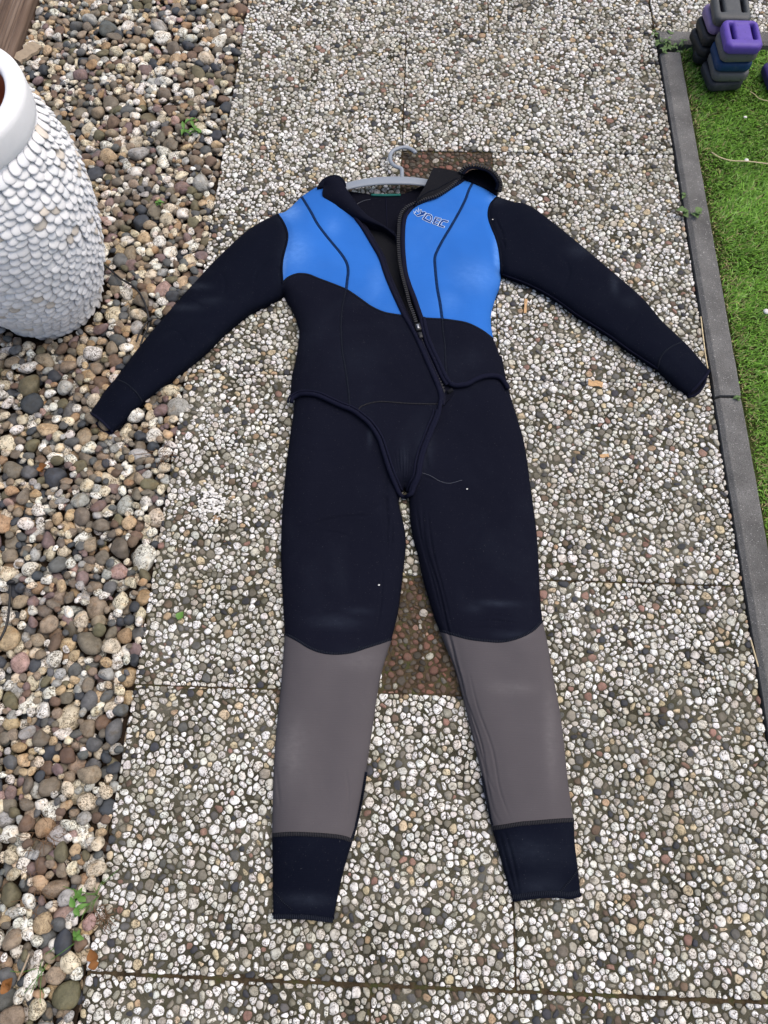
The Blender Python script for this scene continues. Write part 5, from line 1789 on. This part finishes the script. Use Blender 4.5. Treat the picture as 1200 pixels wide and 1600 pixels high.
weight(0.884, 2.081, 0.035, 0.03, 'w_grey', 'grey dive weight under the dark blue one in the front stack')
weight(0.880, 2.079, 0.066, 0.02, 'w_blue', 'dark blue dive weight sandwiched between two grey ones')
weight(0.882, 2.076, 0.097, 0.05, 'w_grey', 'grey dive weight directly under the bright purple one')
weight(0.880, 2.068, 0.128, 0.03, 'w_purple', 'bright purple dive weight on top of the front stack', (0.06, 0.03))
weight(0.862, 2.190, 0.004, -0.15, 'w_black', 'black dive weight at the bottom of the rear stack, touching the grass')
weight(0.850, 2.186, 0.035, 0.22, 'w_black', 'black dive weight second from the bottom of the rear stack')
weight(0.854, 2.186, 0.066, 0.08, 'w_black', 'black dive weight under the lilac one in the rear stack')
weight(0.862, 2.192, 0.097, 0.10, 'w_lilac', 'pale lilac dive weight under the dark grey one in the rear stack')
weight(0.868, 2.180, 0.128, -0.02, 'w_dkgrey', 'dark grey slotted dive weight on top of the rear stack', (0.05, 0))
weight(1.050, 2.078, 0.004, 0.10, 'w_violet', 'dark violet dive weight lying on the lawn at the right edge')
weight(1.072, 2.085, 0.035, 0.02, 'w_red', 'red dive weight lying on the dark violet one')

# ================================================================== small things
def leaf(L, W, fold, droop):
    xs = np.linspace(0, 1, 7)
    wd = W * np.sin(np.pi * np.clip(xs, 0.02, 0.98) ** 0.8)
    z = -droop * xs ** 2 * L
    V = np.vstack([np.c_[xs * L, wd / 2, z + fold * wd], np.c_[xs * L, 0 * xs, z], np.c_[xs * L, -wd / 2, z + fold * wd]])
    idx = np.arange(21).reshape(3, 7)
    Q = np.stack([idx[:-1, :-1], idx[:-1, 1:], idx[1:, 1:], idx[1:, :-1]], -1).reshape(-1, 4)
    return V, np.vstack([Q[:, [0, 1, 2]], Q[:, [0, 2, 3]]])
def place_leaf(L, W, p, az, el_, fold=0.25, droop=0.4):
    V, F = leaf(L, W, fold, droop)
    return V @ np.array(Matrix.Rotation(az, 3, 'Z') @ Matrix.Rotation(-el_, 3, 'Y')).T + p, F
def weed(px, py, z, shoots, n, L, W, mt, label, spread=0.02, rg=random.Random(3)):
    p0 = un(px, py, z)
    root = empty('weed', tuple(p0), label, 'weed')
    for sh in range(shoots):
        q = p0 + np.array([rg.gauss(0, spread), rg.gauss(0, spread), 0]) if shoots > 1 else p0
        hh = rg.uniform(0.012, 0.028)
        tip = q + np.array([rg.gauss(0, 0.006), rg.gauss(0, 0.006), hh])
        V, F, uv = tube(np.array([q - [0, 0, 0.01], (q + tip) / 2 + [0.002, 0, 0], tip]), [0.0012, 0.001, 0.0007], 6)
        st = add('stem', V, F, M[mt], root)
        a0 = rg.uniform(0, 6.28)
        for k in range(n):
            f_ = rg.uniform(0.35, 1)
            v, fc = place_leaf(L * rg.uniform(0.6, 1.15), W * rg.uniform(0.7, 1.2), q + (tip - q) * f_, a0 + k * 2.4 + rg.gauss(0, 0.3), rg.uniform(0.0, 0.6))
            add('leaf', v, fc, M[mt], root)
    return root
weed(300, 203, 0.0, 4, 5, 0.022, 0.010, 'weed', 'bright green leafy weed sprouting from the gravel beside the pavement', 0.02)
weed(250, 323, 0.004, 1, 6, 0.014, 0.009, 'weed', 'tiny bright green sprout alone in the gravel right of the planter', 0.0)
weed(1070, 343, 0.002, 2, 4, 0.020, 0.017, 'weed_dull', 'small round-leaved weed growing in the gap beside the kerb', 0.006)
weed(1068, 308, 0.002, 1, 3, 0.014, 0.010, 'weed_dull', 'tiny sprout at the kerb above the round-leaved weed', 0.0)
weed(1030, 72, 0.0, 7, 4, 0.018, 0.010, 'weed_dull', 'clump of low weeds at the kerb corner by the dive weights', 0.022)
weed(1054, 78, 0.0, 5, 4, 0.016, 0.008, 'weed_dull', 'weeds pushing through between the two kerb blocks at the corner', 0.016)
weed(131, 1405, 0.0, 2, 4, 0.020, 0.010, 'weed', 'green weed among the gravel at the lower left pavement edge', 0.008)
weed(124, 1465, 0.0, 1, 4, 0.016, 0.010, 'weed', 'small green sprout below the weed at the lower left pavement edge', 0.0)
weed(1148, 625, 0.004, 2, 3, 0.010, 0.006, 'weed_dull', 'tiny weed in the joint between two kerb blocks', 0.006)
v, fc = place_leaf(0.019, 0.017, un(278, 968, 0.006), 1.2, 0.15)
props(add('leaf', v, fc, M['weed']), 'single bright green leaf lying on the slab left of the thigh', 'leaf')
for px, py, az, lb in ((62, 735, 0.4, 'crumpled rust brown leaf on the gravel below the sleeve cuff'), (10, 1545, 1.0, 'brown dead leaf at the lower left corner of the gravel'),
                       (150, 1502, 2.0, 'orange scrap of leaf at the corner of the lowest slab joint')):
    v1, f1 = place_leaf(0.024, 0.020, un(px, py, 0.012), az, 0.2, 0.5, -0.3)
    v2, f2 = place_leaf(0.018, 0.016, un(px + 4, py + 3, 0.013), az + 1.5, 0.3, 0.6, 0.3)
    V, F = join([(v1, f1), (v2, f2)])
    props(add('dead_leaf', V, F, M['dead_leaf']), lb, 'leaf')
def tuft(px, py, n, L, lab, mt='dead_grass', spread=0.012, seed=1):
    rg = random.Random(seed)
    p0 = un(px, py, 0.004)
    parts = []
    for k in range(n):
        a = rg.uniform(0, 6.28); l = L * rg.uniform(0.5, 1.2); e = rg.uniform(0.05, 0.6)
        q = p0 + np.array([rg.gauss(0, spread), rg.gauss(0, spread), 0])
        d = np.array([math.cos(a), math.sin(a), 0])
        P = np.array([q, q + d * l * .5 + [0, 0, l * e * .6], q + d * l + [rg.gauss(0, .004), rg.gauss(0, .004), l * e * .5]])
        v, f_, _ = tube(smooth_curve(P, 0.006, True), 0.0006, 4)
        parts.append((v, f_))
    V, F = join(parts)
    props(add('grass_tuft', V, F, M[mt]), lab, 'grass tuft')
tuft(252, 712, 26, 0.035, 'dry brown grass tuft on the gravel below the left sleeve')
tuft(68, 1308, 40, 0.028, 'dry brown grass tuft among the gravel level with the ankle cuffs', seed=2)
tuft(56, 1400, 34, 0.024, 'withered brown moss tuft lower in the gravel', seed=3, spread=0.014)
tuft(163, 1432, 40, 0.018, 'matted brown tuft lying over the pavement edge at lower left', seed=4, spread=0.011)
tuft(150, 1398, 9, 0.05, 'thin green grass blades at the lower left pavement edge', 'weed', 0.004, 5)
tuft(66, 1510, 8, 0.05, 'green grass blades growing from the gravel at bottom left', 'weed', 0.006, 6)
tuft(190, 140, 0 + 12, 0.02, 'few brown roots on the gravel near the top', seed=8)
def chip(px, py, z, L, W, rot, mt, lab, name='wood_chip', th=0.003, seed=1):
    rg = random.Random(seed)
    p = un(px, py, z)
    n = 9
    up_ = [(-L / 2 + L * i / (n - 1), W / 2 * rg.uniform(0.6, 1.1)) for i in range(n)]; lo_ = [(L / 2 - L * i / (n - 1), -W / 2 * rg.uniform(0.6, 1.1)) for i in range(n)]
    P = np.array(up_ + lo_)[::-1]
    V, F = fill(P, inside_pts(P, W / 4, W / 10))
    zz = np.array([mnoise.noise((x * 120, y * 300, seed)) * 0.0015 for x, y in V])
    n2 = len(V)
    be = boundary_edges(F)
    Wl = np.array([(a, b_, n2 + b_, n2 + a) for a, b_ in be])
    T_ = np.vstack([np.c_[Wl[:, 0], Wl[:, 3], Wl[:, 2]], np.c_[Wl[:, 0], Wl[:, 2], Wl[:, 1]]])
    VV = oriented(np.vstack([np.c_[V, zz + th], np.c_[V, zz]]), p, rot)
    return props(add(name, VV, np.vstack([F, F[:, ::-1] + n2, T_]), M[mt], smooth=False), lab, 'wood chip')
chip(930, 600, 0.004, 0.034, 0.017, -0.15, 'chip', 'pale orange wood chip on the slab left of the right cuff', seed=2)
chip(821, 479, 0.004, 0.044, 0.008, 1.45, 'chip', 'thin pale wood splinter on the slab below the right sleeve', seed=4)
chip(944, 713, 0.004, 0.02, 0.009, 0.2, 'chip', 'small yellowish wood flake on the slab below the right cuff', seed=5)
chip(43, 84, 0.012, 0.085, 0.05, 0.95, 'bark', 'grey weathered piece of bark against the timber sleeper', 'bark_piece', 0.008, seed=6)
def strand(name, pts, z, r, mt, lab, cat, n=6):
    c_ = smooth_curve(pts, 0.006)
    V, F, uv = tube(lift(c_, z), r, n)
    return props(add(name, V, F, M[mt]), lab, cat)
strand('straw', [(1112, 238), (1125, 246), (1143, 251), (1165, 252), (1185, 254), (1215, 258)], 0.016, 0.0016, 'straw', 'long pale straw lying across the lawn', 'straw')
strand('straw', [(1172, 143), (1180, 148), (1186, 154), (1200, 158)], 0.016, 0.0009, 'straw', 'short thin straw on the lawn in front of the violet weight', 'straw')
strand('straw', [(1095, 495), (1099, 530), (1103, 560), (1106, 576)], 0.004, 0.0018, 'straw', 'tan straw wedged along the kerb above the right cuff', 'straw')
strand('straw', [(1173, 1000), (1180, 1025), (1185, 1042)], 0.004, 0.0018, 'straw', 'tan straw wedged along the lower kerb block', 'straw')
strand('twig', [(46, 1490), (38, 1510), (28, 1532)], 0.016, 0.0018, 'bark', 'grey twig on the gravel at bottom left', 'twig')
for px, py, r_, lb in ((1164, 183, 0.006, 'white crumb on the lawn in front of the weights'), (1166, 250, 0.007, 'round white crumb beside the long straw'), (1199, 487, 0.010, 'white chip on the lawn at the right edge')):
    Vv = rock(1, 0.8, rng) * [r_, r_ * .8, r_ * .5] + un(px, py, 0.016)
    props(add('crumb', Vv, ICO1[1], M['crumb']), lb, 'crumb')
# irrigation hoses
root = empty('irrigation_hose', tuple(un(233, 498, 0.0)), 'thin black cable curving over the gravel from the planter to the sleeve', 'cable')
hp = smooth_curve([(160, 412), (172, 421), (189, 436), (208, 447), (222, 464), (230, 486), (233, 502)], 0.006)
V, F, uv = tube(lift(hp, 0.020 + 0.008 * np.sin(np.linspace(0, 3.1, len(hp)))), 0.0026, 8); add('cable_run', V, F, M['rubber'], root)
for pts in ([(233, 500), (226, 508), (218, 520), (213, 534)], [(234, 500), (231, 512), (224, 526), (219, 540)]):
    hp = smooth_curve(pts, 0.006); V, F, uv = tube(lift(hp, 0.016), 0.0022, 8); add('cable_end', V, F, M['rubber'], root)
Vv = rock(2, 0.4, rng) * [0.008, 0.007, 0.006] + un(233, 499, 0.018); add('cable_clip', Vv, ICO2[1], M['rubber'], root)
root = empty('irrigation_hose', tuple(un(14, 912, 0.0)), 'black drip hose with a knob end at the left edge of the gravel', 'hose')
hp = smooth_curve([(16, 913), (15.5, 935), (13, 962), (9, 980), (2, 996), (-10, 1010)], 0.006)
V, F, uv = tube(lift(hp, 0.018), 0.0026, 8); add('hose_run', V, F, M['rubber'], root)
Vv = rock(2, 0.5, rng) * [0.009, 0.0065, 0.006] + un(17, 910, 0.018); add('hose_end', Vv, ICO2[1], M['rubber'], root)
for px, py, r_, lb in ((592, 914, 0.0024, 'tiny white crumb on the left thigh above the knee seam'), (730, 764, 0.0022, 'tiny white crumb on the right thigh below the crotch'), (770, 343, 0.0022, 'tiny white crumb on the shoulder of the right sleeve')):
    q_ = unq([(px, py)])
    zz_ = float((zJ if py < 500 else zT)(q_)[0])
    Vv = rock(1, 0.8, rng) * [r_, r_ * .8, r_ * .6] + lift(q_, zz_ + 0.001)[0]
    props(add('crumb', Vv, ICO1[1], M['crumb']), lb, 'crumb')
hp = smooth_curve([(657, 738), (672, 743), (688, 752), (703, 755), (722, 750)], 0.004)
V, F, uv = tube(lift(hp, zT(hp) + 0.0005), 0.00026, 5)
props(add('thread', V, F, M['dust_thread']), 'thin pale thread lying on the right thigh beside the crotch flap', 'thread')
print('triangles', sum(len(m_.loops) - 2 * len(m_.polygons) for m_ in bpy.data.meshes))

rg_ = random.Random(11)
parts = []
for k in range(150):
    px, py = rg_.gauss(332, 13), rg_.gauss(785, 15)
    r_ = rg_.uniform(0.0012, 0.0038)
    parts.append((ICO1[0] * [r_, r_ * rg_.uniform(.6, 1), 0.0009] + un(px, py, 0.0036), ICO1[1]))
V, F = join(parts)
props(add('lime_spatter', V, F, M['crumb']), 'white lime spatter dried on the slab left of the hip', 'stain', kind='stuff')
